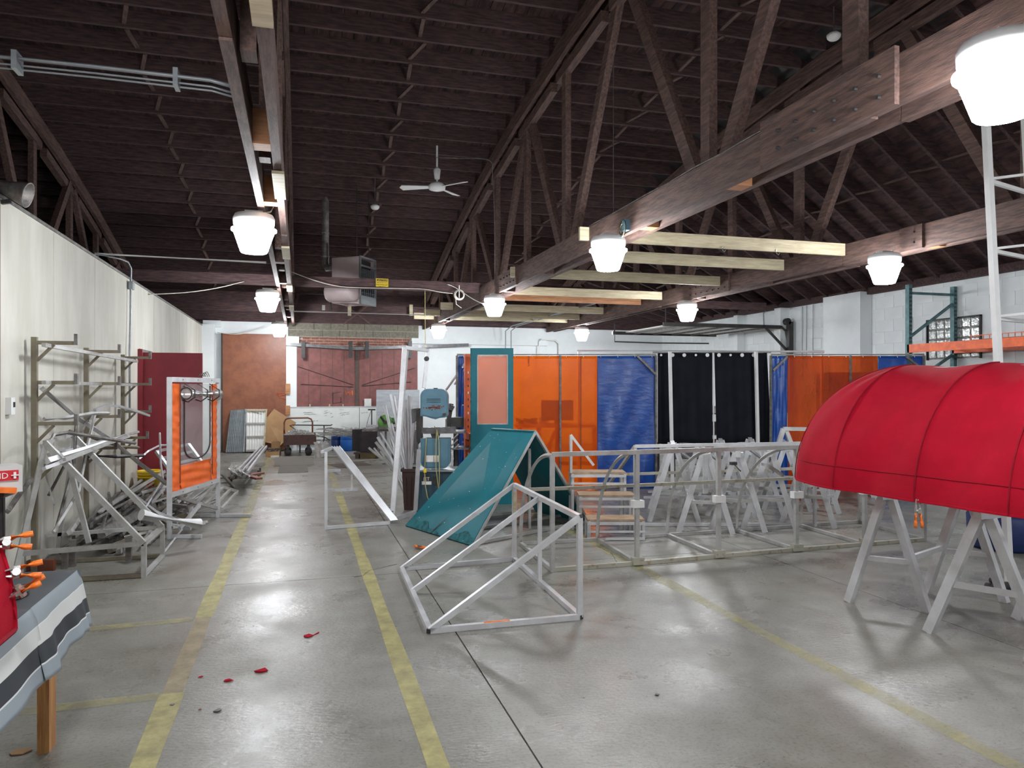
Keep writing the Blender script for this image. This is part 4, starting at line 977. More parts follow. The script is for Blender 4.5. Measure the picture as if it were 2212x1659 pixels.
# small red awning on the table
XA, RA, RZ = -1.62, .76, .80
sr = thing('red_awning', (-1.3, 2.0, TZ), 'smaller red canvas awning on the striped cloth at the left edge', 'awning')
Y0, Y1 = 1.0, 2.66
def sfn(u, v):
    a = v * math.pi / 2 ; y = Y0 + (Y1 - Y0) * u; b = .012 * math.sin(a * 2) if u < .98 else 0
    return (XA + (RA + b) * math.cos(a), y, TZ + .025 + (RZ + b) * math.sin(a))
MB().grid(sfn, 24, 24).make('canvas', red, sr, True)
MB().prism([(XA, Y1, TZ + .02)] + [sfn(1, k / 20) for k in range(21)], (0, .012, 0)).make('end_panel', red, sr)
MB().path([V(sfn(1, k / 20)) + V((0, .006, 0)) for k in range(21)], .009, 6).make('piping', red, sr)
MB().path([V(sfn(u / 10, 0)) for u in range(11)], .01, 6).make('bottom_hem', seam, sr)
for (px_, py, l, dz) in ((60, 1171, 'copper-tinted spring clamp, highest of three on the small red awning', .02), (62, 1236, 'orange and steel spring clamp, middle of three on the small red awning', .05), (62, 1290, 'spring clamp with an orange grip, lowest of three on the small red awning', .5)):
    z = PY(px_, py, 2.66).z; cosv = math.sqrt(max(0, 1 - ((z - TZ - .025) / RZ) ** 2)); p = V((XA + RA * cosv - .02, 2.65, z))
    clampo('spring_clamp', p, (1, .25, dz), (0, .3, 1) if dz < .1 else (0, 1, .3), l, .115)
ks = thing('tripod_stand', (-1.83, 3.1, TZ), 'black support stand on the table beneath the first aid kit', 'stand')
KP = PY(2, 1062, 3.15)
MB().lathe([(.09, 0), (.09, .015), (.02, .03)], (KP.x, KP.y, TZ + .012), 14).make('foot', black, ks); MB().tube((KP.x, KP.y, TZ + .02), (KP.x, KP.y, KP.z), .014).make('stem', black, ks)
MB().cbox((KP.x - .06, KP.y, KP.z - .008), (.18, .12, .016)).make('shelf', black, ks)
fk = thing('first_aid_box', KP, 'clear plastic first aid box with a red label and an orange clamp in it', 'first aid kit')
K1 = PY(34, 1000, 3.12); x0_, x1_ = K1.x - .20, K1.x; z0_, z1_ = KP.z, K1.z
clr = mat('frosted_plastic', (.72, .73, .71), .3, 0, (.66, .67, .65), 5, trans=.35, alpha=(.95, .95, .95))
MB().box((x0_, 3.10, z0_), (x1_, 3.20, z1_ - .01)).make('box_body', clr, fk)
lbd = MB().box((x0_, 3.092, z1_ - .062), (x1_ - .014, 3.099, z1_ - .026)).make('label_band', redink, fk)
text('FIRST AID', .030, paper, (x1_ - .046, 3.090, z1_ - .054), lbd, align='RIGHT')
for a, b in (((.0, -.012), (.0, .012)), ((-.012, 0), (.012, 0))): MB().bar((x1_ - .027 + a[0], 3.088, z1_ - .044 + a[1]), (x1_ - .027 + b[0], 3.088, z1_ - .044 + b[1]), .008, .003).make('cross_mark', paper, lbd)
MB().bar((x1_ - .13, 3.085, z1_ - .085), (x1_ - .025, 3.085, z1_ - .10), .03, .02).make('orange_lid_tab', orclamp, fk)
MB().grid(lambda u, v: (x0_ + .02 + u * .1, 3.12 + v * .05 + .01 * math.sin(u * 9), z1_ + .03 * math.sin(u * 3.14) + .015 * math.sin(v * 8 + u * 12)), 10, 6).make('plastic_bag', pwrap, fk, True)
fk.rotation_euler = (0, 0, R(30))
# ================================================================ LEFT WALL: rack, frames, scrap
XU = -2.06
rk = thing('cantilever_rack', (XU, 8.4, 0), 'rusty cantilever pipe rack on the cream left wall', 'rack')
ups = [(6.85, 78), (8.37, 192), (9.98, 270)]
for i, (y, px_) in enumerate(ups):
    ztop = [1.91, 1.90, 1.90][i]
    MB().box((XU - .03, y - .02, 0), (XU + .012, y + .02, ztop)).make('upright', rust, rk)
    for z in (1.88, 1.555, 1.22, .90):
        ln = .30 if z > 1 else .27
        MB().box((XU, y - .015, z - .03), (XU + ln, y + .015, z)).make('arm', rust, rk)
        MB().bar((XU + .01, y, z - .16), (XU + .13, y, z - .03), .022).make('arm_brace', rust, rk)
        MB().box((XU + ln - .02, y - .02, z - .03), (XU + ln + .006, y + .02, z + .06)).make('end_lip', alu3, rk)
for z0_, z1_ in ((1.84, 1.82), (1.54, 1.53)):
    MB().bar((XU + .10, 6.7, z0_ + .0), (XU + .14, 10.0, z1_), .03).make('long_rail', alu2, rk)
GP = 'scrap tubes by the left wall'
def tube_thing(p, q, w_, m, label, group=GP, round_=False, nm='metal_tube'):
    mb = MB(); p = V(p); q = V(q)
    if label == LB:
        look = {'dull_steel': 'dark grey', 'worn_aluminium': 'light grey', 'rusty_steel': 'rusty', 'aluminium': 'bright'}[m.name]
        far = 'front' if min(p.y, q.y) < 7.7 else ('middle' if min(p.y, q.y) < 8.7 else 'back'); ln_ = (q - p).length
        label = ('short ' if ln_ < 1.0 else 'long ' if ln_ > 2.0 else '') + ('thin ' if w_ < .028 else 'thick ' if w_ > .036 else '') + look + (' round' if round_ else ' square') + ' tube in the scrap pile, ' + far + (' by the wall' if p.x < -1.7 else ' toward the aisle')
    if round_: mb.tube(p, q, w_ / 2, 8)
    else: mb.bar(p, q, w_, w_ * random.choice((1, 1, 1.5)), roll=random.uniform(0, .6))
    o = mb.make(nm, m, None, round_); return tag(o, label, 'tube', group)
LB = 'grey metal tube in the scrap pile on the floor by the left wall'
for i in range(78):
    x = random.uniform(-2.0, -1.35); y = random.uniform(7.0, 9.6); ln = random.uniform(.9, 2.6); an = random.gauss(0.02, .16)
    lay = random.random(); z = .02 + .30 * lay * max(.2, 1 - abs(x + 1.8) * 1.3)
    d = V((math.sin(an), math.cos(an), random.gauss(0, .04))); p = V((x, y, z)); q = p + d * ln
    if q.x < -2.05: q.x = -2.05 + random.random() * .05
    if q.x > -.98: q.x = -.98
    q.z = max(.02, q.z); q.y = min(q.y, 10.9)
    tube_thing(p, q, random.choice((.02, .025, .03, .04, .05)), random.choice((alu3, alu3, alu2, rust, alu2)), LB, round_=random.random() < .35)
for i in range(16):
    x = random.uniform(-1.7, -1.0); y = random.uniform(7.4, 9.4); an = random.uniform(-1.2, .9); ln = random.uniform(.5, 1.1); z = random.uniform(.03, .25)
    p = V((x, y, z)); q = V((max(-2, min(-.95, x + math.sin(an) * ln)), y + math.cos(an) * ln, max(.02, z + random.uniform(-.1, .2))))
    tube_thing(p, q, .025, random.choice((alu, alu2)), LB)
# short pieces sorted like cut pipes near the front
for i in range(14):
    p = G(130 + i * 9, 1192 - i * 4, .12 + .02 * (i % 3)); q = p + V((.10 + .03 * random.random(), .5, .05))
    p.x = max(p.x, -2.08); tube_thing(p, V((max(q.x, -2.06), q.y, q.z)), .045, random.choice((alu3, rust)), 'short dark pipe in the row of cut pipes at the front of the scrap pile', 'cut pipes', True, 'cut_pipe')
# bars lying across the rack's lowest arms
for i in range(15):
    px0, py0 = 105 + random.uniform(-20, 60), 1000 - random.uniform(0, 14); px1, py1 = 255 + random.uniform(-15, 45), 950 + random.uniform(-12, 18)
    p = PX(px0, py0, -1.98 + .02 * i); q = PX(px1, py1, -1.96 + .02 * i); p.z = .925 + .018 * (i % 4); q.z = .93 + .02 * (i // 4) + .01 * (i % 3)
    tube_thing(p, q, .026, random.choice((alu, alu, alu2)), 'bright aluminium bar stacked across the lower arms of the wall rack', 'bars on the wall rack')
def wbar(pts, w_, m, label, nm='metal_bar', x=None):
    return tag(MB().path(pts, w_ * .62, 4).make(nm, m), label, 'bar')
wbar([PX(92, 840, -2.0), PX(160, 898, -1.95), PX(240, 950, -1.85), PX(300, 1000, -1.7), PX(360, 1045, -1.35)], .04, alu2, 'long straight bar slanting down from the second rack arm to the orange framed panel')
wbar([PX(196, 905, -1.95), PX(205, 885, -1.9), PX(230, 876, -1.85), PX(255, 877, -1.8), PX(300, 890, -1.72), PX(322, 898, -1.7)], .028, alu, 'bent bar arching over the middle rack arms')
wbar([PX(95, 905, -2.0), PX(140, 903, -1.9), PX(200, 893, -1.85), PX(235, 893, -1.8)], .028, alu2, 'slightly wavy bar lying on the third rack arm')
wbar([PX(150, 932, -2.02), PX(200, 945, -2), PX(260, 965, -2), PX(300, 967, -2)], .03, rust, 'rusty bar along the wall behind the rack uprights')
wbar([PX(190, 985, -2.0), PX(250, 986, -1.8), PX(310, 984, -1.7)], .03, black, 'black bar reaching right from the middle rack upright')
wbar([PX(105, 1070, -2.04), PX(150, 985, -1.95), PX(185, 915, -1.9), PX(195, 897, -1.9)], .025, alu3, 'thin dark rod leaning up to the third arm of the rack')
wbar([PX(165, 905, -1.85), PX(160, 1000, -1.8), PX(122, 1140, -1.85)], .02, alu3, 'slim bar leaning between the rack and the lean-to frame')
wbar([PX(205, 895, -1.85), PX(190, 960, -1.8), PX(170, 1060, -1.75), PX(115, 1150, -1.8)], .022, alu2, 'pale bar leaning from the rack down to the pipes')
wbar([PX(16, 1105, -2.0), PX(40, 1070, -2.0), PX(68, 1035, -2.0)], .035, alu3, 'dark bar end leaning on the cream wall beyond the first aid box')
wbar([PX(88, 960, -2.05), PX(100, 1030, -2.0), PX(117, 1090, -1.9)], .014, alu2, 'thin flat strip hanging from the rack near the first upright')
wbar([PX(345, 935, -1.6), PX(347, 1000, -1.55), PX(352, 1035, -1.5), PX(306, 1110, -1.45)], .018, alu, 'thin bent rod standing just left of the orange framed panel')
wbar([PX(300, 992, -1.75), PX(320, 975, -1.7), PX(345, 962, -1.65), PX(362, 962, -1.62)], .022, alu, 'curved bar ending beside the left post of the orange framed panel')
wbar([G(432, 1131, .06), G(330, 1105, .20)], .01, alu, 'thin rod beside the white pipe')
wbar([G(326, 1228, .01), G(380, 1160, .01), G(420, 1108, .02)], .02, alu, 'long thin tube on the floor pointing toward the camera, left of the yellow line')
pv_ = MB().tube(G(305, 1112, .42), G(430, 1132, .26), .05, 16).make('plastic_pipe', plast, None, True); tag(smoothsharp(pv_), 'white plastic pipe lying on top of the scrap pile', 'pipe')
# lean-to frame in front of the rack
ln_ = thing('lean_to_frame', (-1.6, 6.9, 0), 'grey triangular lean-to frame standing in front of the wall rack', 'frame')
ya, yb2 = 6.42, 7.12
xr, xl_ = -1.2, -2.04
A1 = PY(97, 950, ya); A1.z = 1.08; bx = PY(311, 1170, ya); zlo = .27
A2_ = V((A1.x + .0, yb2, 1.1)); 
P = lambda x, y, z: V((x, y, z))
bars(ln_, [('slant_bar', P(A1.x, ya, 1.08), P(bx.x, ya, zlo), .04), ('slant_bar', P(A1.x, yb2, 1.10), P(bx.x + .02, yb2, zlo), .04), ('top_rail', P(A1.x, ya, 1.08), P(A1.x, yb2, 1.10), .03),
           ('front_rail', P(xl_, ya, .24), P(bx.x, ya, zlo), .036), ('front_rail', P(xl_, yb2, .25), P(bx.x + .02, yb2, zlo), .03), ('end_rail', P(bx.x, ya, zlo), P(bx.x + .02, yb2, zlo), .036),
           ('corner_post', P(bx.x, ya, zlo), P(bx.x, ya, .0), .036), ('corner_post', P(bx.x + .02, yb2, zlo), P(bx.x + .02, yb2, .0), .036), ('base_rail', P(xl_, ya, .02), P(bx.x, ya, .02), .03, rust),
           ('base_rail', P(xl_, yb2, .02), P(bx.x + .02, yb2, .02), .03, rust), ('base_rail', P(bx.x, ya, .02), P(bx.x + .02, yb2, .02), .03),
           ('leg', P(A1.x - .0, ya, 1.05), P(-2.06, ya - .1, .0), .036), ('strut', PY(145, 985, ya + .3), PY(192, 1172, ya + .3), .036), ('strut', P(A1.x + .02, yb2, 1.06), P(-1.98, yb2, .1), .03)], alu2)
MB().path([P(A1.x, ya + .1, 1.08), P(A1.x + .02, ya + .15, 1.13), P(A1.x + .08, ya + .25, 1.14), P(A1.x + .3, yb2 - .1, 1.06), P(A1.x + .45, yb2 + .2, 1.0)], .016, 5).make('bent_bow', alu3, ln_)
for (px_, y0_, y1_) in ((157, 1166, 1224), (140, 1185, 1228), (262, 1178, 1198), (278, 1160, 1215)):
    p = G(px_, y1_); q = up(p, y0_); tag(MB().bar(p, q, .045).make('short_stub', alu3), 'short upright stub of square tube by the base of the lean-to frame', 'tube', 'stub tubes')
ab = MB().bar(G(60, 1222, .05), G(118, 1220, .05), .05, .09).make('angle_iron', copper); tag(ab, 'dark red-brown angle iron on the floor at the foot of the cream wall', 'bar')
# orange panel in its aluminium frame
PL, PR_ = G(366, 1163), G(471, 1117); hz = 1.60
fr_ = thing('window_panel_frame', (PL + PR_) / 2, 'aluminium frame holding an orange canvas panel with a rolled clear window', 'frame')
dd = (PR_ - PL); wdt = dd.length; dd = dd.normalized(); nn = V((dd.y, -dd.x, 0))
def fp(u, z, d=0): return PL + dd * (u * wdt) + nn * d + V((0, 0, z))
bars(fr_, [('post', fp(0, 0), fp(0, hz), .045), ('post', fp(1, 0), fp(1, hz), .045), ('top_rail', fp(0, hz - .02), fp(1, hz - .02), .05), ('lower_rail', fp(0, .43), fp(1, .43), .05),
           ('foot', fp(-.0, .02, -.05), fp(0, .02, .32), .035), ('foot', fp(1, .02, -.2), fp(1, .02, .38), .035)], alu)
zc0, zc1 = .45, hz - .06
def panel(u0, u1, z0, z1, nm, amp=.006):
    o = MB().grid(lambda u, v: fp(u0 + (u1 - u0) * u, z0 + (z1 - z0) * v, amp * (.6 * math.sin(v * (z1 - z0) * 70 + u * 3) + .5 * math.sin(v * (z1 - z0) * 43 - u * 5)) + .003 * math.sin(u * 12)), 12, 70).make(nm, orange, fr_, True); solid(o, .003); return o
panel(.03, .20, zc0, zc1, 'canvas_border'); panel(.84, .97, zc0, zc1, 'canvas_border'); panel(.20, .84, zc0, .70, 'canvas_border', .008)
MB().grid(lambda u, v: fp(.19 + .66 * u, .69 + (zc1 - .69) * v, .006 * math.sin(u * 7 + v * 4)), 8, 8).make('clear_window', vinyl_c, fr_, True)
ws = []
for k in range(25):
    a = math.pi * k / 24; ws.append(fp(.52 - .27 * math.cos(a), .93 - .19 * math.sin(a) ** .7 if 0 < k < 24 else .93, .012))
MB().path([fp(.25, zc1 - .02, .012)] + ws + [fp(.79, zc1 - .02, .012)], .008, 5).make('window_zip', black, fr_)
for u in (.17, .84): MB().path([fp(u, zc1, .014), fp(u, .52, .014)], .005, 5).make('seam_zip', copper, fr_)
smoothsharp(MB().path([fp(.22, 1.44, .05), fp(.88, 1.42, .05)], .068, 22).make('rolled_vinyl', mat('rolled_clear_vinyl', (.80, .80, .80), .1, 0, (.5, .5, .5), 9, .6, 12, trans=.45, alpha=(.95, .95, .95)), fr_), 40)
for u in (.24, .50, .76):
    MB().path([fp(u, zc1, .02), fp(u, 1.47 , .13), fp(u, 1.40, .13), fp(u, 1.35, .06), fp(u, 1.37, .0)], .007, 5).make('tie_strap', black, fr_)
MB().path([fp(.215, 1.44, .05) + dd * 0 + nn * .06 * math.cos(a) + V((0, 0, .06 * math.sin(a))) for a in [i * .4488 for i in range(15)]], .007, 5).make('roll_end_ring', black, fr_)
for u in (.2, .5, .8):
    for z in (hz - .02, .43): MB().lathe([(.006, 0), (.006, .004)], fp(u, z, .026), 8, nn).make('rivet', alu3, fr_)
wcoil = thing('wire_coil', fp(.75, hz + .01), 'small tangle of grey wire on top of the orange panel frame', 'wire')
for k in range(4): MB().path([fp(.62 + .12 * t, hz + .02 + (.03 + .008 * k) * math.sin(t * 3.14) , .02 * k - .03) for t in [i / 8 for i in range(9)]], .004, 5).make('strand', alu3, wcoil)
# ladder-like racks leaning in the pile
def ladder(p0, p1, side, label, n=5, m=alu2):
    p0, p1, side = V(p0), V(p1), V(side); t = thing('louvre_frame', (p0 + p1) / 2, label, 'frame')
    bars(t, [('side_rail', p0, p1, .035), ('side_rail', p0 + side, p1 + side, .035)], m)
    for k in range(n): q = p0.lerp(p1, k / (n - 1)); bars(t, [('cross_bar', q, q + side, .028)], m)
    return t
ladder(G(385, 1075, .32), G(478, 1100, .08), V((.12, .75, .10)), 'slatted aluminium frame lying tilted under the orange panel, nearer the camera', 6)
ladder(G(478, 1022, .30), G(505, 1052, .02), V((-.75, .1, -.02)), 'slatted aluminium frame sticking out to the right of the orange panel', 4)
ladder(PX(338, 975, -1.62), PX(372, 1022, -1.42), V((.3, .35, .05)), 'white slatted frame sticking up left of the orange panel post', 4, alu)
ladder(G(300, 1120, .12), G(160, 1180, .14), V((-.1, .35, .08)), 'slatted metal frame buried in the middle of the scrap pile', 5, alu3)
# red door standing open, with frame
rd = struct('door_4', (XL, 11.28, 0))
MB().box((XL + .02, 11.26, .02), (XL + .82, 11.30, 1.985)).make('door_leaf', reddoor, rd)
MB().box((XL, 11.20, 0), (XL + .06, 11.255, 2.03)).make('jamb', reddoor, rd)
for z in (.3, 1.0, 1.7): MB().box((XL + .005, 11.235, z), (XL + .035, 11.262, z + .1)).make('hinge', rust, rd)
MB().box((XL, 11.3, 0), (XL + .01, 12.2, 2.04)).make('dark_doorway_sheet', black, rd)  # black sheet on the solid wall, painting in the shade of a doorway
# yellow bucket
yb_ = thing('bucket', (-1.93, 10.85, 0.06), 'yellow plastic bucket with a red logo in front of the crimson door', 'bucket')
MB().lathe([(.12, 0), (.145, .30), (.15, .30), (.152, .33), (.146, .335), (.138, .32), (.12, .05)], (-1.93, 10.85, .06), 24).make('pail', yellow, yb_, True)
for z in (.25, .29): MB().lathe([(.142, 0), (.150, .005), (.150, .012), (.142, .016)], (-1.93, 10.85, .06 + z - .01), 24).make('rim_ring', yellow, yb_, True)
lg = MB(); cx = V((-1.93 + .03, 10.85 - .137, .20)); lg.lathe([(.001, 0), (.05, .002), (.05, .004)], cx, 20, V((.15, -1, .0))); lg.make('red_oval', redink, yb_)
MB().bar(cx + V((-.035, -.008, .0)), cx + V((.035, -.006, .0)), .016, .002).make('logo_stripe', yellow, yb_)
bb = MB().box((-2.08, 10.6, 0), (-1.72, 11.1, .055)).make('floor_board', copper); tag(bb, 'low dark board on the floor under the yellow bucket', 'board')
# plank bundle in plastic on a red dolly
dl = thing('dolly', G(525, 1035), 'low red-brown wheeled dolly with a wrapped end of aluminium bars', 'dolly')
DC = G(528, 1030)
MB().bar(G(492, 1034, .13), G(565, 1022, .13), .12, .03, up=(0, 0, 1)).make('deck', copper, dl); MB().bar(G(520, 1024, .13), G(560, 1034, .13), .10, .03).make('deck', copper, dl)
for px_, py in ((500, 1040), (558, 1033), (562, 1027)):
    p = G(px_, py); MB().lathe([(.045, -.014), (.045, .014)], p + V((0, 0, .045)), 14, RF(1, .3)).make('caster', black, dl); MB().bar(p + V((0, 0, .05)), p + V((0, 0, .13)), .03).make('fork', black, dl)
for k in range(9):
    p = G(503 + k * 4, 1030 - (k % 3) * 5, .17 + .02 * (k % 3)); q = PY(560 + k * 2, 976 + (k % 3) * 3, 15.6); q.z = .28 + .02 * (k % 3)
    tag(MB().bar(p, q, .03, .045).make('long_bar', alu), 'long bright aluminium bar of the bundle lying on the red dolly', 'bar', 'bundle on the dolly')
wr2 = MB().grid(lambda u, v: G(495 + 42 * u + 4 * math.sin(v * 9), 1035 - 42 * v * .9, .10 + .22 * math.sin(v * 3.0 + .1) * (.6 + .3 * math.sin(u * 14 + v * 11)) + .05 * math.sin(u * 23) ** 2), 18, 16).make('plastic_wrap', pwrap, None, True); tag(wr2, 'crumpled clear plastic wrap around the bar bundle on the dolly', 'plastic wrap')
# corrugated panels leaning on the brown door
def lean(name, c, label, m, fn_extra=None):
    pass
P0, P1, P2, P3 = PY(487, 974, 18.0), PY(527, 976, 18.0), PY(531, 884, 18.3), PY(498, 886, 18.3)
for p in (P0, P1): p.z = .02
cpn = thing('corrugated_panel', (P0 + P1) / 2, 'grey corrugated metal panel leaning on the brown door, the left one', 'panel')
MB().grid(lambda u, v: (P0.lerp(P1, u)).lerp(P3.lerp(P2, u), v) + V((0, .014 * math.cos(u * 62), 0)), 90, 1).make('corrugated_sheet', galv, cpn); solid(cpn.children[0], .003)
MB().bar(P1, P2, .035, .05).make('edge_channel', galv, cpn)
Q0, Q1, Q2, Q3 = PY(531, 972, 17.95), PY(570, 970, 17.95), PY(576, 884, 18.25), PY(532, 884, 18.25)
for p in (Q0, Q1): p.z = .03
cp2 = thing('corrugated_panel', (Q0 + Q1) / 2, 'white ribbed metal panel with cross battens leaning on the brown door', 'panel')
MB().grid(lambda u, v: (Q0.lerp(Q1, u)).lerp(Q3.lerp(Q2, u), v) + V((0, .010 * math.cos(u * 44), 0)), 60, 1).make('corrugated_sheet', white2, cp2); solid(cp2.children[0], .003)
for v in (.03, .35, .66, .97):
    MB().bar(Q0.lerp(Q3, v) - V((0, .03, 0)), Q1.lerp(Q2, v) - V((0, .03, 0)), .02, .04).make('batten', alu2 if v < .9 else pale, cp2)
MB().bar(Q1 - V((0, .02, 0)), Q2 - V((0, .02, 0)), .03, .04).make('edge_trim', pale, cp2)
MB().bar(Q3 - V((0, .035, .02)), Q3.lerp(Q2, .8) - V((0, .035, .12)), .012).make('cord', alu3, cp2)
# cardboard
cbd = MB().prism([PY(572, 955, 18.1), PY(574, 905, 18.2), PY(592, 883, 18.25), PY(640, 913, 18.25), PY(622, 945, 18.15), PY(606, 962, 18.05)], (0, .012, 0)).make('cardboard_sheet', card)
tag(cbd, 'large angled sheet of brown cardboard leaning behind the scrap cart', 'cardboard')
for i, (a, b, c, d, m_, l) in enumerate(((574, 966, 603, 977, card, 'open cardboard box on the floor left of the scrap cart'), (586, 952, 605, 965, card, 'small upright cardboard box against the scrap cart'))):
    Y = 16.7 + .4 * i; p = PY(a, d, Y); q = PY(c, b, Y); z0_ = 0 if i == 0 else .16; hh = .12 if i == 0 else .14
    bx_ = thing('cardboard_box', ((p.x + q.x) / 2, Y + .15, z0_), l, 'box')
    MB().box((p.x, Y, z0_), (q.x, Y + .012, z0_ + hh)).make('side', m_, bx_); MB().box((p.x, Y + .3, z0_), (q.x, Y + .312, z0_ + hh)).make('side', m_, bx_)
    MB().box((p.x, Y + .012, z0_), (p.x + .012, Y + .3, z0_ + hh)).make('side', m_, bx_); MB().box((q.x - .012, Y + .012, z0_), (q.x, Y + .3, z0_ + hh)).make('side', m_, bx_)
    MB().box((p.x + .012, Y + .012, z0_), (q.x - .012, Y + .3, z0_ + .01)).make('base', m_, bx_)
    if i == 0:
        MB().box((p.x + .1, Y - .05, 0), (q.x, Y - .002, .035)).make('white_flap', paper, bx_)
        mb = MB()
        for k in range(26): c = V((random.uniform(p.x + .03, q.x - .05), Y + random.uniform(.05, .28), random.uniform(.06, .16))); mb.bar(c, c + V((random.uniform(-.09, .09), random.uniform(-.03, .03), random.uniform(-.01, .03))), .015)
        mb.make('offcuts', alu3, bx_)['kind'] = 'stuff'
sb = MB().box((PY(578, 962, 16.9).x, 17.05, 0), (PY(606, 962, 16.9).x, 17.45, .155)).make('storage_box', matd); tag(sb, 'dark low crate under the small cardboard box', 'crate')
# scrap cart with handle
YC = 16.9
ca, cb_ = PY(607, 960, YC).x, PY(683, 960, YC).x
cart = thing('scrap_cart', ((ca + cb_) / 2, YC, 0), 'brown flat cart heaped with metal offcuts in front of the marker board', 'cart')
MB().box((ca + .05, YC, .30), (cb_, YC + .75, .36)).make('deck', mat('cart_brown', (.10, .045, .035), .6, 0, (.06, .03, .025), 9), cart)
for (x0_, x1_, y0_, y1_) in ((ca + .05, cb_, YC - .02, YC), (ca + .05, cb_, YC + .75, YC + .77)): MB().box((x0_, y0_, .24), (x1_, y1_, .46)).make('side_board', MATS['cart_brown'], cart)
for x in (ca + .14, cb_ - .16):
    for y in (YC + .1, YC + .62):
        MB().lathe([(.065, -.025), (.075, -.018), (.075, .018), (.065, .025)], (x, y, .075), 18, (0, 1, 0)).make('wheel', black, cart, True); MB().box((x - .03, y - .04, .12), (x + .03, y + .04, .30)).make('caster_fork', black, cart)
HX0, HX1 = PY(614, 940, YC + .7).x, PY(675, 940, YC + .7).x; HZt = PY(640, 903, YC + .7).z
MB().path([(HX0, YC + .7, .36), (HX0, YC + .7, HZt - .10), (HX0 + .03, YC + .7, HZt - .03), (HX0 + .10, YC + .7, HZt), (HX1 - .10, YC + .7, HZt), (HX1 - .03, YC + .7, HZt - .03), (HX1, YC + .7, HZt - .10), (HX1, YC + .7, .36)], .018, 8).make('push_handle', copper, cart, True)
sp_ = MB()
for k in range(420):
    x = random.uniform(ca + .08, cb_ - .04); y = random.uniform(YC + .03, YC + .72); h = .16 * math.sin(math.pi * (x - ca) / (cb_ - ca)) ** .6 ; z = .38 + random.random() * h
    a = random.uniform(0, 3.14); d = V((math.cos(a), math.sin(a) * .6, random.uniform(-.5, .5))) * random.uniform(.03, .09); sp_.bar(V((x, y, z)) - d * .5, V((x, y, z)) + d * .5, random.uniform(.012, .03))
tag(sp_.make('metal_offcuts', alu2), 'heap of small grey metal offcuts on the brown cart', 'offcuts', kind='stuff')
h2 = thing('trolley_handle', (PY(660, 920, 17.6).x, 17.6, 0), 'second thin dark handle rail standing between the cart and the drums', 'handle')
MB().path([PY(648, 935, 17.7), PY(626, 919, 17.7), PY(632, 918, 17.7), PY(714, 919, 17.7), PY(718, 917, 17.7)], .014, 7).make('rail', black, h2, True)
MB().path([PY(636, 936, 17.7), PY(700, 944, 17.6), PY(712, 950, 17.5)], .016, 7).make('rail', black, h2)
MB().tube(PY(700, 919, 17.7), V((PY(700, 919, 17.7).x, 17.7, 0)), .014).make('leg', black, h2)
MB().tube(PY(648, 935, 17.7), V((PY(648, 935, 17.7).x, 17.7, 0)), .014).make('leg', black, h2)
# clear bag of offcuts
bgc = V((PY(693, 960, 16.4).x, 16.4, 0))
bag = thing('plastic_bag', bgc, 'clear plastic bag of scraps standing left of the drums', 'bag')
def bagf(u, v):
    a = u * 2 * math.pi; r = (.115 + .02 * math.sin(5 * a + v * 4) + .012 * math.sin(11 * a)) * (1.1 - .15 * v + .25 * (v > .85)); return bgc + V((r * math.cos(a), r * math.sin(a), .005 + v * .32 + .015 * math.sin(4 * a)))
MB().grid(bagf, 28, 12).make('film', pwrap, bag, True)
mb = MB()
for k in range(70): c = bgc + V((random.uniform(-.07, .07), random.uniform(-.07, .07), random.uniform(.03, .32))); mb.bar(c, c + V((random.uniform(-.05, .05), random.uniform(-.05, .05), random.uniform(.0, .1))), .014)
mb.make('scraps', alu, bag)['kind'] = 'stuff'
# drums
def drum(px0, px1, py0, py1, m, label, Y=None):
    p = G((px0 + px1) / 2, py1); f = p.x * SN + p.y * CS; r = (px1 - px0) / 2 / F * f; h = EYE + (HZ - py0) * f / F; p = p + RF(0, r)
    t = thing('drum', p, label, 'drum')
    MB().lathe([(r * .92, 0), (r, .03), (r, h * .68), (r * .97, h * .70), (r, h * .72), (r, h - .02), (r * .97, h), (r * .9, h), (r * .9, h - .05), (.01, h - .06)], p, 26).make('drum_body', m, t, True)
    mb = MB()
    for k in range(26):
        a = random.uniform(0, 6.28); rr = random.uniform(0, r * .8); c = p + V((rr * math.cos(a), rr * math.sin(a), h - .05)); mb.bar(c, c + V((random.uniform(-.15, .15), random.uniform(-.1, .1), random.uniform(.06, .22))), .016)
    o = mb.make('scrap_strips', random.choice((alu, alu2)), t); o['kind'] = 'stuff'; return t
drum(713, 736, 941, 973, navybar, 'navy drum full of scrap strips, left of the bright blue one')
drum(732, 764, 940, 975, bluebar, 'bright blue drum full of scrap strips in front of the marker board')
# long scrap strips across the drums
mb = MB()
for k in range(90):
    c = PY(random.uniform(690, 815), random.uniform(925, 942), 16.9); a = random.uniform(-.6, .6); d = V((math.cos(a), random.uniform(-.4, .4), math.sin(a) * .5)) * random.uniform(.08, .28); mb.bar(c - d, c + d, random.uniform(.006, .016))
tag(mb.make('scrap_tangle', alu2), 'tangle of thin metal strips heaped over the drums and cabinet', 'scrap', kind='stuff')
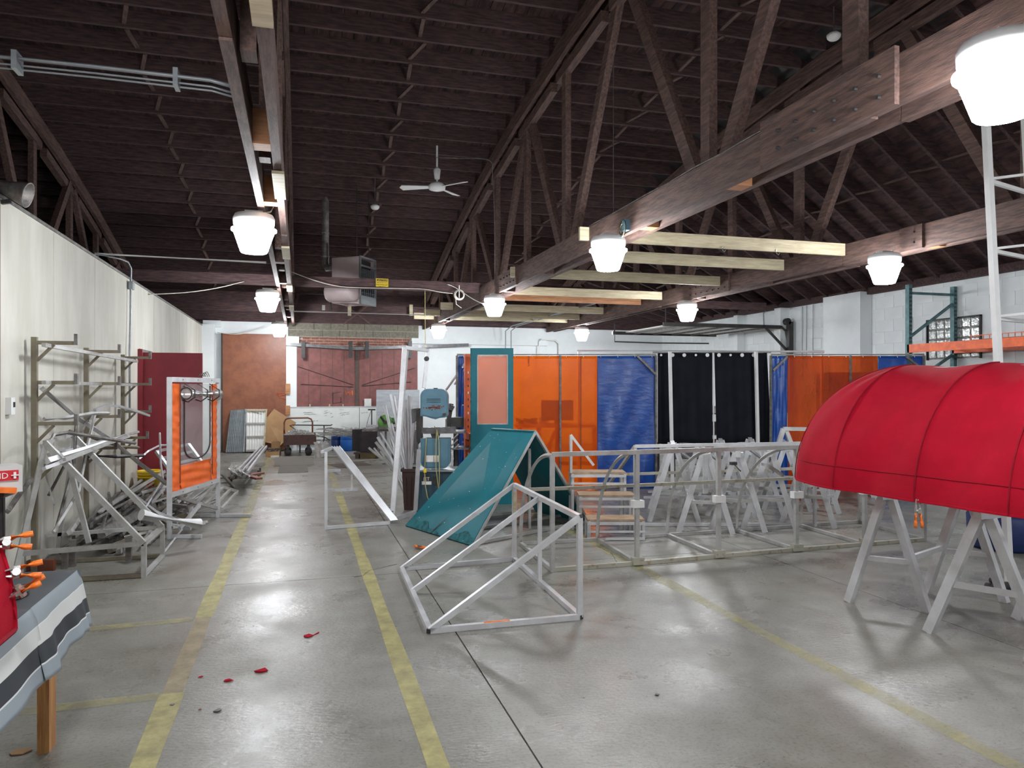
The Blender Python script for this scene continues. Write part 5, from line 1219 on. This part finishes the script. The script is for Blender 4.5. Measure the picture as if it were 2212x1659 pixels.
# dark cabinet on a pallet
kf = G(800, 985); f = kf.x * SN + kf.y * CS
cb0, cb1 = G(777, 986), G(817, 982)
cab = thing('steel_cabinet', (cb0 + cb1) / 2, 'dark brown steel cabinet standing on a wooden pallet right of the drums', 'cabinet')
def rbox(r0, r1, f0, f1, z0, z1): return MB().prism([RF(r0, f0, z0), RF(r1, f0, z0), RF(r1, f1, z0), RF(r0, f1, z0)], (0, 0, z1 - z0))
rc = lambda px_, f: (px_ - 1106) / F * f
fc_ = 15.6; r0, r1 = rc(778, fc_), rc(815, fc_)
rbox(r0, r1, fc_, fc_ + .6, .14, .62).make('cabinet_body', cabm, cab)
rbox(rc(766, fc_ + .5), r0 - .005, fc_ + .25, fc_ + .6, .14, .60).make('side_cabinet', MATS['dark_cabinet_steel'], cab)
rbox(r0 + .01, r1 - .01, fc_ - .008, fc_, .16, .60).make('door_panel', cabm, cab)
for z in (.50, .38): rbox(r0 - .03, r0 - .005, fc_ + .245, fc_ + .25, z, z + .03).make('pull_handle', alu, cab)
pal = thing('pallet', RF((r0 + r1) / 2, fc_ + .2), 'small wooden pallet beneath the dark cabinet', 'pallet')
for z0_, a, b in ((.10, fc_ - .05, fc_ + .15), (.10, fc_ + .2, fc_ + .4), (.10, fc_ + .45, fc_ + .65)): rbox(rc(765, fc_), r1 + .05, a, b, z0_, .135).make('deck_board', matd, pal)
for x in (rc(768, fc_), (r0 + r1) / 2, r1 - .06): rbox(x, x + .08, fc_ - .04, fc_ + .6, .0, .10).make('bearer', matd, pal)
rbox(rc(779, fc_), rc(813, fc_), fc_ - .06, fc_ - .045, .0, .11).make('front_block', mat('mossy_board', (.16, .13, .05), .8, 0, (.10, .08, .04), 12), pal)
# work bench with chop saw
fbn = 14.4
bn = thing('saw_bench', RF(rc(835, fbn), fbn), 'steel bench cluttered with offcuts holding the green chop saw', 'bench')
rbox(rc(782, fbn), rc(900, fbn), fbn, fbn + .7, .645, .675).make('bench_top', alu3, bn)
for a in (830, 893): rbox(rc(a, fbn), rc(a, fbn) + .04, fbn + .05, fbn + .09, 0, .645).make('leg', cast, bn); rbox(rc(a, fbn) - .05, rc(a, fbn) + .09, fbn + .04, fbn + .10, 0, .02).make('foot', cast, bn)
for a in (835, 890): rbox(rc(a, fbn), rc(a, fbn) + .04, fbn + .6, fbn + .64, 0, .645).make('leg', cast, bn)
mb = MB()
for k in range(90):
    c = RF(rc(random.uniform(785, 895), fbn), fbn + random.uniform(.05, .65), .69 + random.random() * .05); a = random.uniform(0, 6.28); d = V((math.cos(a), math.sin(a), random.uniform(-.15, .15))) * random.uniform(.04, .14); mb.bar(c - d, c + d, random.uniform(.008, .02))
tag(mb.make('bench_offcuts', alu), 'bright offcuts scattered on the saw bench', 'offcuts', kind='stuff')
cx = RF(rc(829, 14.3), 14.45, .82)
cs = thing('chop_saw', cx - V((0, 0, .14)), 'green chop saw with a black handle on the steel bench', 'saw')
MB().lathe([(.03, -.03), (.145, -.03), (.15, 0), (.145, .03), (.03, .03)], cx, 26, RF(.55, -.85)).make('blade_guard', green, cs, True)
MB().lathe([(.12, -.045), (.125, -.032)], cx, 26, RF(.55, -.85)).make('guard_rim', mat('light_green_enamel', (.20, .45, .14), .45), cs)
MB().bar(cx + V((-.02, -.06, .02)), cx + V((-.10, -.12, .12)), .03).make('handle', black, cs); MB().lathe([(.035, -.01), (.035, .01)], cx + V((.0, -.07, .0)), 12, RF(.55, -.85)).make('hub_grip', black, cs)
MB().lathe([(.06, 0), (.065, .02), (.065, .24), (.055, .26)], cx + RF(.06, .1, .02), 18, RF(1, .1)).make('motor', mat('dark_green_enamel', (.05, .15, .05), .5), cs, True)
MB().cbox(cx + V((.02, 0, -.11)), (.30, .22, .05)).make('saw_base', cast, cs)
# T-stand behind
ts = thing('roller_stand', PY(803, 930, 16), 'thin T-shaped stand rising behind the saw bench', 'stand')
MB().tube(PY(803, 884, 16), V((PY(803, 884, 16).x, 16, 0)), .012).make('post', black, ts); MB().bar(PY(795, 885, 16), PY(811, 885, 16), .03).make('cross_bar', black, ts); 
MB().lathe([(.16, 0), (.16, .012)], V((PY(803, 884, 16).x, 16, 0)), 14).make('foot', black, ts)
MB().path([PY(790, 930, 15.9), PY(794, 910, 15.9), PY(802, 886, 15.95)], .006, 5).make('wire', alu3, ts)
# big grey sheet
gs = MB().prism([PY(813, 1010, 17.5), PY(906, 1010, 17.5), PY(906, 842, 17.6), PY(813, 842, 17.6)], (0, .02, 0)); gs = gs.make('sheet_metal', galv); tag(gs, 'large grey sheet of metal standing behind the bench and bandsaw', 'sheet')
# trash bin with long offcuts
fb = 9.15; bc_ = RF(rc(886, fb), fb)
bn2 = thing('waste_bin', bc_, 'tall brown waste bin stuffed with aluminium bars beside the bandsaw', 'bin')
def bin_ring(s, z): return [bc_ + RF(a * s, b * s, z) for a, b in ((-.085, -.12), (.085, -.12), (.085, .12), (-.085, .12))]
mb = MB(); a = bin_ring(.72, 0); b = bin_ring(.97, .50); mb.v += a + b; mb.f += [(3, 2, 1, 0)] + [(i, (i + 1) % 4, (i + 1) % 4 + 4, i + 4) for i in range(4)]
o = mb.make('bin_body', brownbin, bn2); solid(o, .006)
for (i, j) in ((0, 1), (1, 2), (2, 3), (3, 0)): MB().bar(bin_ring(1.05, .49)[i], bin_ring(1.05, .49)[j], .02, .035).make('rim', brownbin, bn2)
for sgn in (-1, 1): MB().bar(bin_ring(.99, .4)[0] * (.5 - sgn * .2) + bin_ring(.99, .4)[1] * (.5 + sgn * .2), bin_ring(.74, .05)[0] * (.5 - sgn * .2) + bin_ring(.74, .05)[1] * (.5 + sgn * .2), .01).make('moulded_line', brownbin, bn2)
fan_ = [(843, 852), (851, 856), (831, 876), (876, 864), (883, 855), (889, 858), (862, 900), (822, 935), (818, 945), (797, 968), (815, 960), (812, 956), (822, 975), (840, 925), (852, 935), (846, 915), (868, 905), (895, 905), (815, 945), (858, 962), (808, 968), (835, 985), (872, 955), (885, 962), (838, 950), (850, 970)]
for i, (x, y) in enumerate(fan_):
    q = PF(x, y, 9.2 + random.uniform(0, .4)); p = bc_ + RF(random.uniform(-.05, .05), random.uniform(-.08, .08), random.uniform(.1, .3))
    pts = [p, p.lerp(q, .55) + V((0, 0, .04 if y > 900 else 0)), q]
    tag(MB().path(pts, random.choice((.014, .018, .022)), 4).make('offcut_bar', random.choice((alu, alu, alu2))), 'aluminium offcut in the brown bin, ' + ('leaning far left, its end low' if x < 825 and y > 930 else 'leaning left' if x < 850 else 'standing almost upright'), 'bar', 'offcuts in the brown bin')
# bandsaw
fs = 8.75
bs = thing('bandsaw', RF(rc(940, fs), fs + .3), 'blue-grey vertical bandsaw with a square table, a yellow cord and a dark base', 'bandsaw')
def sz(py, f=fs): return EYE + (HZ - py) * f / F
def rprism(pts, f0, f1, z=None): return MB().prism([RF(rc(px_, f0), f0, sz(py, f0)) for px_, py in pts], RF(0, f1 - f0))
def roundrect(x0, y0, x1, y1, r, corners=(1, 1, 1, 1), n=6):
    pts = []
    for (cx_, cy_, a0, c) in ((x0 + r, y0 + r, 180, corners[0]), (x1 - r, y0 + r, 270, corners[1]), (x1 - r, y1 - r, 0, corners[2]), (x0 + r, y1 - r, 90, corners[3])):
        if c:
            for k in range(n + 1): a = R(a0 + 90 * k / n); pts.append((cx_ + r * math.cos(a), cy_ + r * math.sin(a)))
        else: pts.append((cx_ + (r if a0 in (270, 0) else -r), cy_ + (r if a0 in (0, 90) else -r)))
    return pts
head = roundrect(908, 840, 967, 900, 16, (1, 1, 0, 0))
head = head[:-2] + [(967, 897), (962, 902), (950, 903), (941, 906), (932, 904), (920, 900), (908, 899)]
uwc = rprism(head, fs, fs + .16).make('upper_wheel_cover', sawblue, bs)
rprism([(x * .9 + 93.8, y * .9 + 87.2) for x, y in head], fs - .012, fs).make('cover_face', sawblue, bs)
for yy in (861, 864, 868): rprism([(922, yy), (952, yy), (952, yy + 1.2), (922, yy + 1.2)], fs - .018, fs - .01).make('vent_louvre', sawdark, uwc)
rs = MB()
for k in range(40): x = random.gauss(936, 8); y = random.gauss(879, 1.8); rs.prism([RF(rc(x, fs - .0135), fs - .0135, sz(y)), RF(rc(x + 3, fs - .0135), fs - .0135, sz(y)), RF(rc(x + 3, fs - .0135), fs - .0135, sz(y + 2.2)), RF(rc(x, fs - .0135), fs - .0135, sz(y + 2.5))], RF(0, .001))
rs.make('rust_stain', copper, uwc)['kind'] = 'stuff'
rprism([(899, 885), (911, 880), (911, 950), (903, 960), (899, 945)], fs + .03, fs + .15).make('column', black, bs)
rprism([(888, 884), (900, 882), (901, 905), (890, 915)], fs + .1, fs + .3).make('drive_head', cast, bs)
lower = [(909, 948), (972, 948)] + roundrect(908, 946, 972, 1013, 17, (0, 0, 1, 1))[2:]
lower = [(908, 947), (972, 947)] + [p for p in roundrect(908, 940, 972, 1013, 18, (0, 0, 1, 1)) if p[1] > 960]
rprism(lower, fs, fs + .17).make('lower_wheel_cover', sawblue, bs)
rprism([(x * .88 + 112.8, y * .9 + 97) for x, y in lower], fs - .012, fs).make('cover_face', sawblue, bs)
rprism([(920, 984), (948, 984), (948, 998), (920, 998)], fs - .018, fs - .011).make('spec_label', paper, bs)
rprism([(937, 985), (938, 985), (938, 997), (937, 997)], fs - .020, fs - .017).make('label_line', copper, bs)
bcab = rprism([(900, 1018), (982, 1018), (982, 1112), (900, 1112)], fs + .02, fs + .42).make('base_cabinet', sawdark, bs)
rprism([(897, 1016), (988, 1016), (988, 1019), (897, 1019)], fs - .01, fs + .46).make('base_top', galv, bs)
rprism([(911, 924), (984, 922), (984, 933), (911, 936)], fs + .02, fs + .05).make('fence_bar', cast, bs)
MB().prism([RF(rc(915, fs), fs - .02, sz(937)), RF(rc(1003, fs), fs - .02, sz(936)), RF(rc(1003, fs), fs + .42, sz(936)), RF(rc(915, fs), fs + .42, sz(937))], (0, 0, .022)).make('saw_table', cast, bs)
rprism([(962, 905), (965, 905), (965, 935), (962, 935)], fs + .06, fs + .08).make('blade_guide', alu3, bs)
rprism([(930, 937), (950, 937), (946, 948), (934, 948)], fs + .1, fs + .2).make('trunnion', cast, bs)
rprism([(936, 838), (945, 838), (944, 840.5), (937, 840.5)], fs + .04, fs + .1).make('tension_knob', black, bs)
rprism([(956, 893), (963, 892), (963, 897), (957, 898)], fs - .03, fs - .01).make('latch', black, bs)
rprism([(911, 1026), (931, 1026), (931, 1039), (911, 1039)], fs + .012, fs + .02).make('badge', black, bcab)
rprism([(911, 1040), (932, 1040), (932, 1047), (911, 1047)], fs + .012, fs + .02).make('badge_lower', paper, bcab)
rprism([(935, 1029), (943, 1029), (943, 1047), (935, 1047)], fs + .005, fs + .02).make('switch', black, bcab)
jt = RF(rc(921, fs), fs + .008, sz(1038)); text('JET', .055, paper, jt, bcab, rot=(R(90), 0, -YAW)); 
MB().path([RF(rc(a, fs - .04), fs - .04, sz(b)) for a, b in ((938, 920), (944, 930), (948, 950), (949, 1000), (949, 1040), (947, 1058))], .006, 6).make('cord', cordy, bs, True)
MB().path([RF(rc(a, fs - .04), fs - .045, sz(b)) for a, b in ((940, 922), (943, 935), (942, 960), (942, 1010), (946, 1045), (948, 1060))], .006, 6).make('cord', cordy, bs, True)
MB().path([RF(rc(a, fs - .03), fs - .03, sz(b)) for a, b in ((921, 945), (919, 980), (917, 1015), (919, 1050), (923, 1072), (928, 1085))], .006, 6).make('cord', cordy, bs, True)
rprism([(915, 1013), (921, 1013), (921, 1021), (915, 1021)], fs - .05, fs - .03).make('plug', yellow, bs)
# drill press parts behind the saw
dp = thing('drill_press', RF(rc(975, 9.6), 9.6), 'black drill press with a tilted lever partly hidden behind the bandsaw', 'drill press')
MB().bar(PF(966, 925, 9.7), PF(975, 872, 9.7), .05, .06).make('lever', black, dp); MB().bar(PF(973, 886, 9.65), PF(978, 876, 9.65), .06).make('lever_head', cast, dp)
MB().cbox(PF(985, 912, 9.8), (.18, .16, .13)).make('head', black, dp); MB().tube(PF(985, 915, 9.8), V((PF(985, 915, 9.8).x, PF(985, 915, 9.8).y, 0)), .035, 12).make('column', cast, dp)
p = PF(985, 915, 9.8); MB().box((p.x - .14, p.y - .14, 0), (p.x + .14, p.y + .14, .04)).make('base', black, dp); MB().box((p.x - .1, p.y - .3, .70), (p.x + .14, p.y + .1, .72)).make('table', cast, dp)
MB().path([PF(975, 978, 9.4), PF(979, 990, 9.4), PF(976, 1008, 9.4)], .008, 6).make('white_cable', plast, dp)
for a, b in ((976, 962), (979, 972), (977, 950)): MB().tube(PF(a, b, 9.5), PF(a + 12, b - 12, 9.6), .012, 6).make('handle_bar', alu, dp)
# tall door-like aluminium frame leaning by the saw
bl, br = RF(rc(845, 8.28), 8.28), RF(rc(896, 8.62), 8.62)
tl, tr_ = PF(874, 751, 8.5), PF(924, 757, 9.1)
br = RF(rc(897, 8.95), 8.66); br = G(897, 1110); bl = G(846, 1127)
tlf = thing('door_frame', (bl + br) / 2, 'tall narrow aluminium frame leaning upright left of the bandsaw', 'frame')
bars(tlf, [('stile', bl + V((0, 0, .02)), tl, .05), ('head', tl, tr_, .04), ('sill', bl + V((0, 0, .02)), br + V((0, 0, .02)), .045), ('stile', br + V((0, 0, .02)), PF(905, 972, 8.6), .042), ('stile', PF(916, 838, 9.05), tr_, .042)], alu)
MB().bar(bl + V((.03, .02, .02)), tl + V((.04, .02, -.03)), .02).make('inner_stop', alu2, tlf)
MB().lathe([(.03, 0), (.03, .03)], PF(921, 775, 9.0), 12, RF(.3, -1)).make('roller', black, tlf)
# small bench-like frame with a sloping channel
sf = thing('ramp_frame', G(765, 1140), 'small aluminium frame with a wide sloping channel on the yellow line', 'frame')
gA, gB = G(704, 1144), G(842, 1133); tA = V((gA.x, gA.y, .82))
tS = PF(716, 968, 8.3)
def chan(p, q, wv, th): 
    d = (q - p).normalized(); MB().prism([p, q, q + wv, p + wv], d.cross(wv.normalized()) * th).make('channel', alu, sf)
wv = RF(.075, .05); chan(tS, gB + V((0, 0, .03)), wv, .03)
for t in (.0, .33, .66, 1.0): MB().bar(tS + wv * t + V((0, 0, .02)), gB + wv * t + V((0, 0, .05)), .012).make('channel_rib', alu2, sf)
for k in range(5): q = tS.lerp(gB, .72 + .05 * k) + wv + V((0, 0, .06)); MB().lathe([(.008, 0), (.008, .012)], q, 8).make('rivet', steel, sf)
bars(sf, [('post', gA, V((gA.x, gA.y, .82)), .03), ('top_rail', V((gA.x, gA.y, .82)) + RF(-.04, 0), tS, .03), ('base_rail', gA + V((0, 0, .02)), gB + V((0, 0, .02)), .034), ('mid_rail', V((gA.x, gA.y, .62)), PF(733, 1016, 8.1), .03),
          ('mid_rail', V((gA.x, gA.y, .60)) + RF(.02, .2), PF(734, 1024, 8.2), .025), ('inner_post', PF(704, 1028, 8.4), PF(703, 1060, 8.4), .025), ('inner_rail', PF(703, 1060, 8.4), PF(772, 1057, 8.6), .03), ('inner_post', PF(705, 1060, 8.4), V((PF(705, 1060, 8.4).x, PF(705, 1060, 8.4).y, 0)), .028), ('inner_post', PF(760, 1058, 8.5), PF(760, 1025, 8.5), .022)], alu)
# mats
for pts, m_, l in (((596, 987, 676, 985, 679, 1004, 592, 1007), matm, 'grey rectangular floor mat farther down the aisle'), ((605, 1007, 664, 1005, 666, 1020, 600, 1022), matm, 'grey floor mat overlapping the farther one in the aisle'),
                   ((704, 1003, 780, 997, 803, 1004, 768, 1012, 730, 1010), matd, 'dark brown floor mat beyond the ramp frame'), ((764, 1008, 826, 1005, 832, 1021, 768, 1024), matm, 'grey floor mat right of the sloping channel'), ((700, 987, 770, 982, 830, 992, 775, 997, 705, 1000), matm, 'faint grey floor mat in front of the drums')):
    z = .006 if 'overlap' in l or 'right of' in l else .003
    tag(MB().prism([G(pts[i], pts[i + 1], .002) for i in range(0, len(pts), 2)], (0, 0, z)).make('floor_mat', m_), l, 'mat')

# ================================================================ WELDING BOOTHS
def booth_tarp(px0, px1, py0, py1, f, m, parent, name, seed=0, wave=.02):
    rnd = random.Random(seed); a, b = rnd.uniform(0, 6), rnd.uniform(0, 6)
    def fn(u, v):
        px_ = px0 + (px1 - px0) * u; p = PF(px_, py0, f + .0); q = PF(px_, py1, f)
        z = p.z + (q.z - p.z) * v; w_ = wave * (math.sin(u * 9 + a + v * 5) * .5 + math.sin(u * 23 + b - v * 7) * .25 + .35 * math.sin((u + v) * 15 + a)) * (.3 + v)
        return V((p.x, p.y, z)) + RF(0, w_)
    o = MB().grid(fn, 40, 40).make(name, m, parent, True); solid(o, .0025); return o
def booth(loc, label, f, px0, px1, top, bot, panels, posts, braces, m_post=alu3):
    t = thing('welding_booth', loc, label, 'booth')
    MB().tube(PF(px0, top - 2, f - .03), PF(px1, top - 2, f - .03), .016, 8).make('top_rail', alu2, t)
    for i, (a, b, m, nm, bt_) in enumerate(panels): booth_tarp(a, b, top + 1, bt_ or bot, f, m, t, nm, i + int(px0), .006 if 'vinyl' in nm else .03)
    for x in posts:
        p = PF(x, top, f - .035); MB().bar(p, V((p.x, p.y, 0)), .028).make('post', m_post, t)
    for (a, b, c, d) in braces: MB().bar(PF(a, b, f - .05), PF(c, d, f - .05), .03).make('corner_brace', alu3, t)
    x = px0 + 12
    while x < px1:
        MB().bar(PF(x, top - 4, f - .045), PF(x + 3, top + 4, f - .03), .006).make('tie_loop', plast, t); x += 37
    return t
booth(RF(.6, 11), 'left welding booth with orange see-through curtains and a blue tarp', 11.0, 987, 1417, 768, 1056,
      [(988, 1004, blue, 'tarp', None), (1012, 1290, vinyl_o, 'vinyl_curtain', None), (1290, 1416, blue, 'tarp', None)], (987, 1210, 1417), ((1376, 768, 1416, 808),))
mb = booth_tarp
vb = [o for o in COL.objects if o.name.startswith('welding_booth')][0]
for x in (1255,): MB().bar(PF(x, 769, 10.985), PF(x, 1055, 10.985), .012, .004).make('curtain_seam', copper, vb)
for y in (768, 850, 930, 1010): MB().lathe([(.012, 0), (.012, .01)], PF(1000, y + 25, 10.95), 8, RF(0, -1)).make('grommet', steel, vb)
chn = thing('hook_chain', PF(1142, 775, 10.95), 'small black hook and chain hanging on the orange curtain near the teal panel', 'chain')
for k in range(4): MB().path([PF(1142, 771 + k * 4, 10.93) + V((.010 * math.cos(a), 0, .014 * math.sin(a))) for a in [i * .7854 for i in range(9)]], .003, 4).make('link', black, chn)
MB().path([PF(1142, 786, 10.93), PF(1144, 789, 10.93), PF(1140, 791, 10.93)], .004, 5).make('hook', black, chn)
booth(RF(4.0, 11), 'right welding booth with blue strips around dark orange see-through curtains', 11.0, 1665, 1996, 768, 1056,
      [(1667, 1701, blue, 'tarp', None), (1701, 1896, mat('dark_orange_weld_vinyl', (.62, .07, .008), .4, 0, (.45, .05, .006), 2.2, .1, 9, stretch=(3, 3, .8), trans=.55, alpha=(.92, .42, .16)), 'vinyl_curtain', None), (1896, 1995, blue, 'tarp', None)], (1665, 1837, 1996), ((1701, 770, 1670, 800), (1957, 770, 1985, 792)))
# booth side tarp leaving to the left and the white prop
pr_ = thing('prop_pole', PF(985, 830, 11.3), 'thin white pole slanting up to the orange rack post', 'pole')
MB().bar(PF(1012, 775, 10.6), PF(964, 842, 12.2), .025).make('pole', alu, pr_); MB().bar(PF(1014, 783, 10.6), PF(982, 830, 11.6), .02).make('pole', alu, pr_)
# black curtains
bk_ = thing('black_curtain_pair', RF(2.7, 11.2), 'pair of black curtains with big grommets hanging on rings between the booths', 'curtain')
for (a, b, sd, b2) in ((1421, 1538, 3, 958), (1543, 1656, 5, 957)):
    def fn(u, v, a=a, b=b, b2=b2):
        px_ = a + (b - a) * u + (v * 5 if a > 1500 else 0) + (4 * v if u > .9 and a > 1500 else 0); p = PF(px_, 762, 11.2); z = PF(px_, 762, 11.2).z; z2 = PF(px_, b2 + 2 * math.sin(u * 9), 11.2).z
        return V((p.x, p.y, z + (z2 - z) * v)) + RF(0, .035 * math.sin(u * 17) * (.5 + .5 * v))
    o = MB().grid(fn, 60, 12).make('curtain', blackcl, bk_, True); solid(o, .003)
for i in range(9):
    x = 1428 + i * 25; p = PF(x, 767, 11.14); MB().lathe([(.028 if i % 3 else .018, 0), (.028 if i % 3 else .018, .006)], p, 14, RF(0, -1)).make('grommet', plast, bk_)
MB().tube(PF(1410, 761, 11.2), PF(1665, 761, 11.2), .014, 8).make('rod', alu2, bk_)
for x, b in ((1447, 956), (1633, 952)):
    p = PF(x, 760, 11.05); q = PF(x + 6, b, 11.05); o = tag(MB().bar(p, V((q.x, q.y, 0)), .04).make('white_pole', plast), 'white upright pole in front of the black curtains, ' + ('toward the blue tarp' if x < 1500 else 'toward the right booth'), 'pole')
tg = MB().bar(PF(1540, 762, 11.19), PF(1542, 957, 11.19), .02, .006).make('light_strip', plast); tag(tg, 'thin white strip in the gap between the two black curtains', 'strip')
lr = MB().tube(PF(1246, 756, 11.6), PF(1780, 760, 11.6), .022, 8).make('long_rail', plast); tag(lr, 'long white rail running level above both welding booths', 'rail')
for x in (1250, 1775):
    p = PF(x, 758, 11.6); tag(MB().bar(p, V((p.x, p.y, 0)), .03).make('rail_post', plast), 'thin post holding the long white rail, ' + ('behind the left booth' if x < 1300 else 'behind the right booth'), 'post')
# inside the left booth: bench, monitor
ib = thing('booth_bench', RF(.7, 12.2), 'wooden bench seen dimly through the orange curtain', 'bench')
f = 12.1
rbox(rc(1113, f), rc(1288, f), f, f + .7, .84, .89).make('bench_top', card, ib)
for a in (1118, 1160, 1200, 1280): rbox(rc(a, f), rc(a, f) + .07, f + .02, f + .09, 0, .84).make('leg', card, ib)
rbox(rc(1118, f), rc(1282, f), f + .3, f + .33, .2, .26).make('shelf_rail', card, ib)
MB().bar(RF(rc(1160, f), f + .02, .05), RF(rc(1200, f), f + .02, .8), .06).make('brace', card, ib)
mo = thing('monitor', RF(rc(1204, f), f + .2, .89), 'dark computer monitor seen through the orange curtain', 'monitor')
rbox(rc(1170, f), rc(1240, f), f + .15, f + .19, EYE + (HZ - 909) * f / F, EYE + (HZ - 865) * f / F).make('screen', black, mo)
rbox(rc(1199, f), rc(1211, f), f + .19, f + .22, .89, 1.1).make('stand', black, mo); rbox(rc(1188, f), rc(1222, f), f + .08, f + .3, .89, .905).make('stand_foot', black, mo)
cl = MB()
for k in range(40): c = RF(rc(random.uniform(1115, 1185), f), f + random.uniform(.1, .6), .90 + random.random() * .06); d = V((random.uniform(-.08, .08), random.uniform(-.05, .05), random.uniform(-.01, .05))); cl.bar(c, c + d, .03)
tag(cl.make('bench_clutter', alu3), 'low clutter on the bench behind the orange curtain', 'clutter', kind='stuff')
dk = thing('tall_cabinet', RF(4.2, 12.6), 'dark shape of a tall cabinet behind the right orange curtain', 'cabinet')
f = 12.3; rbox(rc(1790, f), rc(1880, f), f, f + .5, 0, 1.75).make('cabinet_body', cast, dk); rbox(rc(1800, f), rc(1870, f), f - .02, f, .9, 1.3).make('door_panel', alu3, dk); rbox(rc(1795, f), rc(1875, f), f - .05, f, 1.4, 1.44).make('shelf_lip', alu3, dk)
# equipment seen under the black curtain
eq = thing('welder_cart', RF(2.3, 11.9), 'dark welding machine on wheels seen below the black curtains', 'welder')
rbox(2.0, 2.35, 11.8, 12.3, .12, .62).make('machine_body', cabm, eq); rbox(2.02, 2.33, 11.79, 11.8, .4, .58).make('control_panel', alu3, eq)
for a in (2.03, 2.32): MB().lathe([(.08, -.02), (.08, .02)], RF(a, 11.85, .08), 16, RF(1, 0)).make('wheel', black, eq)
MB().path([RF(2.0, 11.78, .5), RF(1.92, 11.75, .3), RF(1.98, 11.75, .12), RF(2.1, 11.75, .2)], .014, 6).make('hose', black, eq)
wk = thing('storage_shelf', RF(3.4, 12), 'grey metal shelf unit with clutter beyond the gap beside the black curtains', 'shelf')
for z in (.3, .7, 1.05): rbox(2.7, 3.7, 12.4, 12.8, z, z + .02).make('shelf_board', alu3, wk)
for a in (2.7, 3.66):
    for b in (12.4, 12.76): rbox(a, a + .035, b, b + .035, 0, 1.1).make('upright', cast, wk)
for k, (a, z, w_, h, m_) in enumerate(((2.8, .72, .2, .22, plast), (3.1, .72, .15, .18, orclamp), (3.3, .72, .25, .2, cast), (2.85, .32, .3, .25, galv), (3.3, .32, .2, .3, copper), (2.9, 1.07, .25, .16, cast), (3.25, 1.07, .2, .12, white2))):
    o = rbox(a, a + w_, 12.45, 12.7, z + .001, z + h).make('storage_tub', m_); tag(o, ['white', 'orange', 'dark', 'grey', 'red-brown', 'black', 'pale'][k] + ' tub on the metal shelf beyond the sawhorses', 'tub', 'tubs on the shelf')
# ================================================================ SMALL THINGS ON THE FLOOR
def scrap(px_, py, s, m, l, rot=0, cat='fabric scrap'):
    p = G(px_, py); P = []
    for k in range(5):
        a = k / 5 * 6.28 + rot + random.uniform(-.3, .3); r = s * random.uniform(.5, 1.35); P.append(p + V((r * math.cos(a), r * .75 * math.sin(a), .003)))
    mb = MB(); n = len(P); mb.v = [q + V((0, 0, random.uniform(0, s * .35))) for q in P] + [q + V((0, 0, .004)) for q in P]
    mb.v = P + [q + V((0, 0, random.uniform(.001, s * .25))) for q in P]
    mb.f = [tuple(range(n)), tuple(range(n, 2 * n))] + [(i, (i + 1) % n, (i + 1) % n + n, i + n) for i in range(n)]
    return tag(mb.make('scrap', m), l, cat)
scrap(664, 1375, .032, red, 'red cloth scrap with a tail, the farthest of those between the yellow lines')
tl_ = G(678, 1372); MB().bar(tl_, tl_ + V((.03, .03, .005)), .006).make('thread', red, [o for o in COL.objects if o.name.startswith('scrap')][-1])
scrap(565, 1451, .032, red, 'larger red cloth scrap in the middle of the aisle floor')
scrap(493, 1471, .022, red, 'small folded red cloth scrap left of the larger one')
scrap(433, 1463, .013, red, 'tiny red cloth scrap nearest the left yellow line')
scrap(466, 1538, .022, black, 'small black scrap on the floor below the red ones', cat='scrap')
scrap(431, 1534, .013, copper, 'tiny brown fleck beside the black scrap', cat='scrap')
scrap(373, 1523, .012, alu3, 'small grey fleck on the left yellow line', cat='scrap')
scrap(1418, 1502, .016, black, 'small dark fleck on the open floor right of the triangular frame', cat='scrap')
lf2 = MB().prism([G(20, 1629, .002), G(35, 1620, .002), G(62, 1617, .002), G(70, 1621, .002), G(48, 1630, .002), G(25, 1632, .002)], (0, 0, .004)).make('paper_scrap', card); tag(lf2, 'pale tan scrap by the foot of the pine table leg', 'scrap')
cf = thing('spring_clamp', G(912, 1182), 'orange spring clamp lying on the floor before the teal awning', 'clamp')
p = G(898, 1181, .02); q = G(926, 1185, .02)
MB().path([p, p.lerp(q, .5), q], .012, 6).make('grip', orclamp, cf); MB().path([p + V((0, .05, 0)), p.lerp(q, .5) + V((0, .03, 0)), q + V((0, .01, 0))], .012, 6).make('grip', orclamp, cf)
MB().bar(p.lerp(q, .2) + V((0, .02, .0)), p.lerp(q, .7) + V((0, .02, 0)), .02).make('jaw', black, cf)
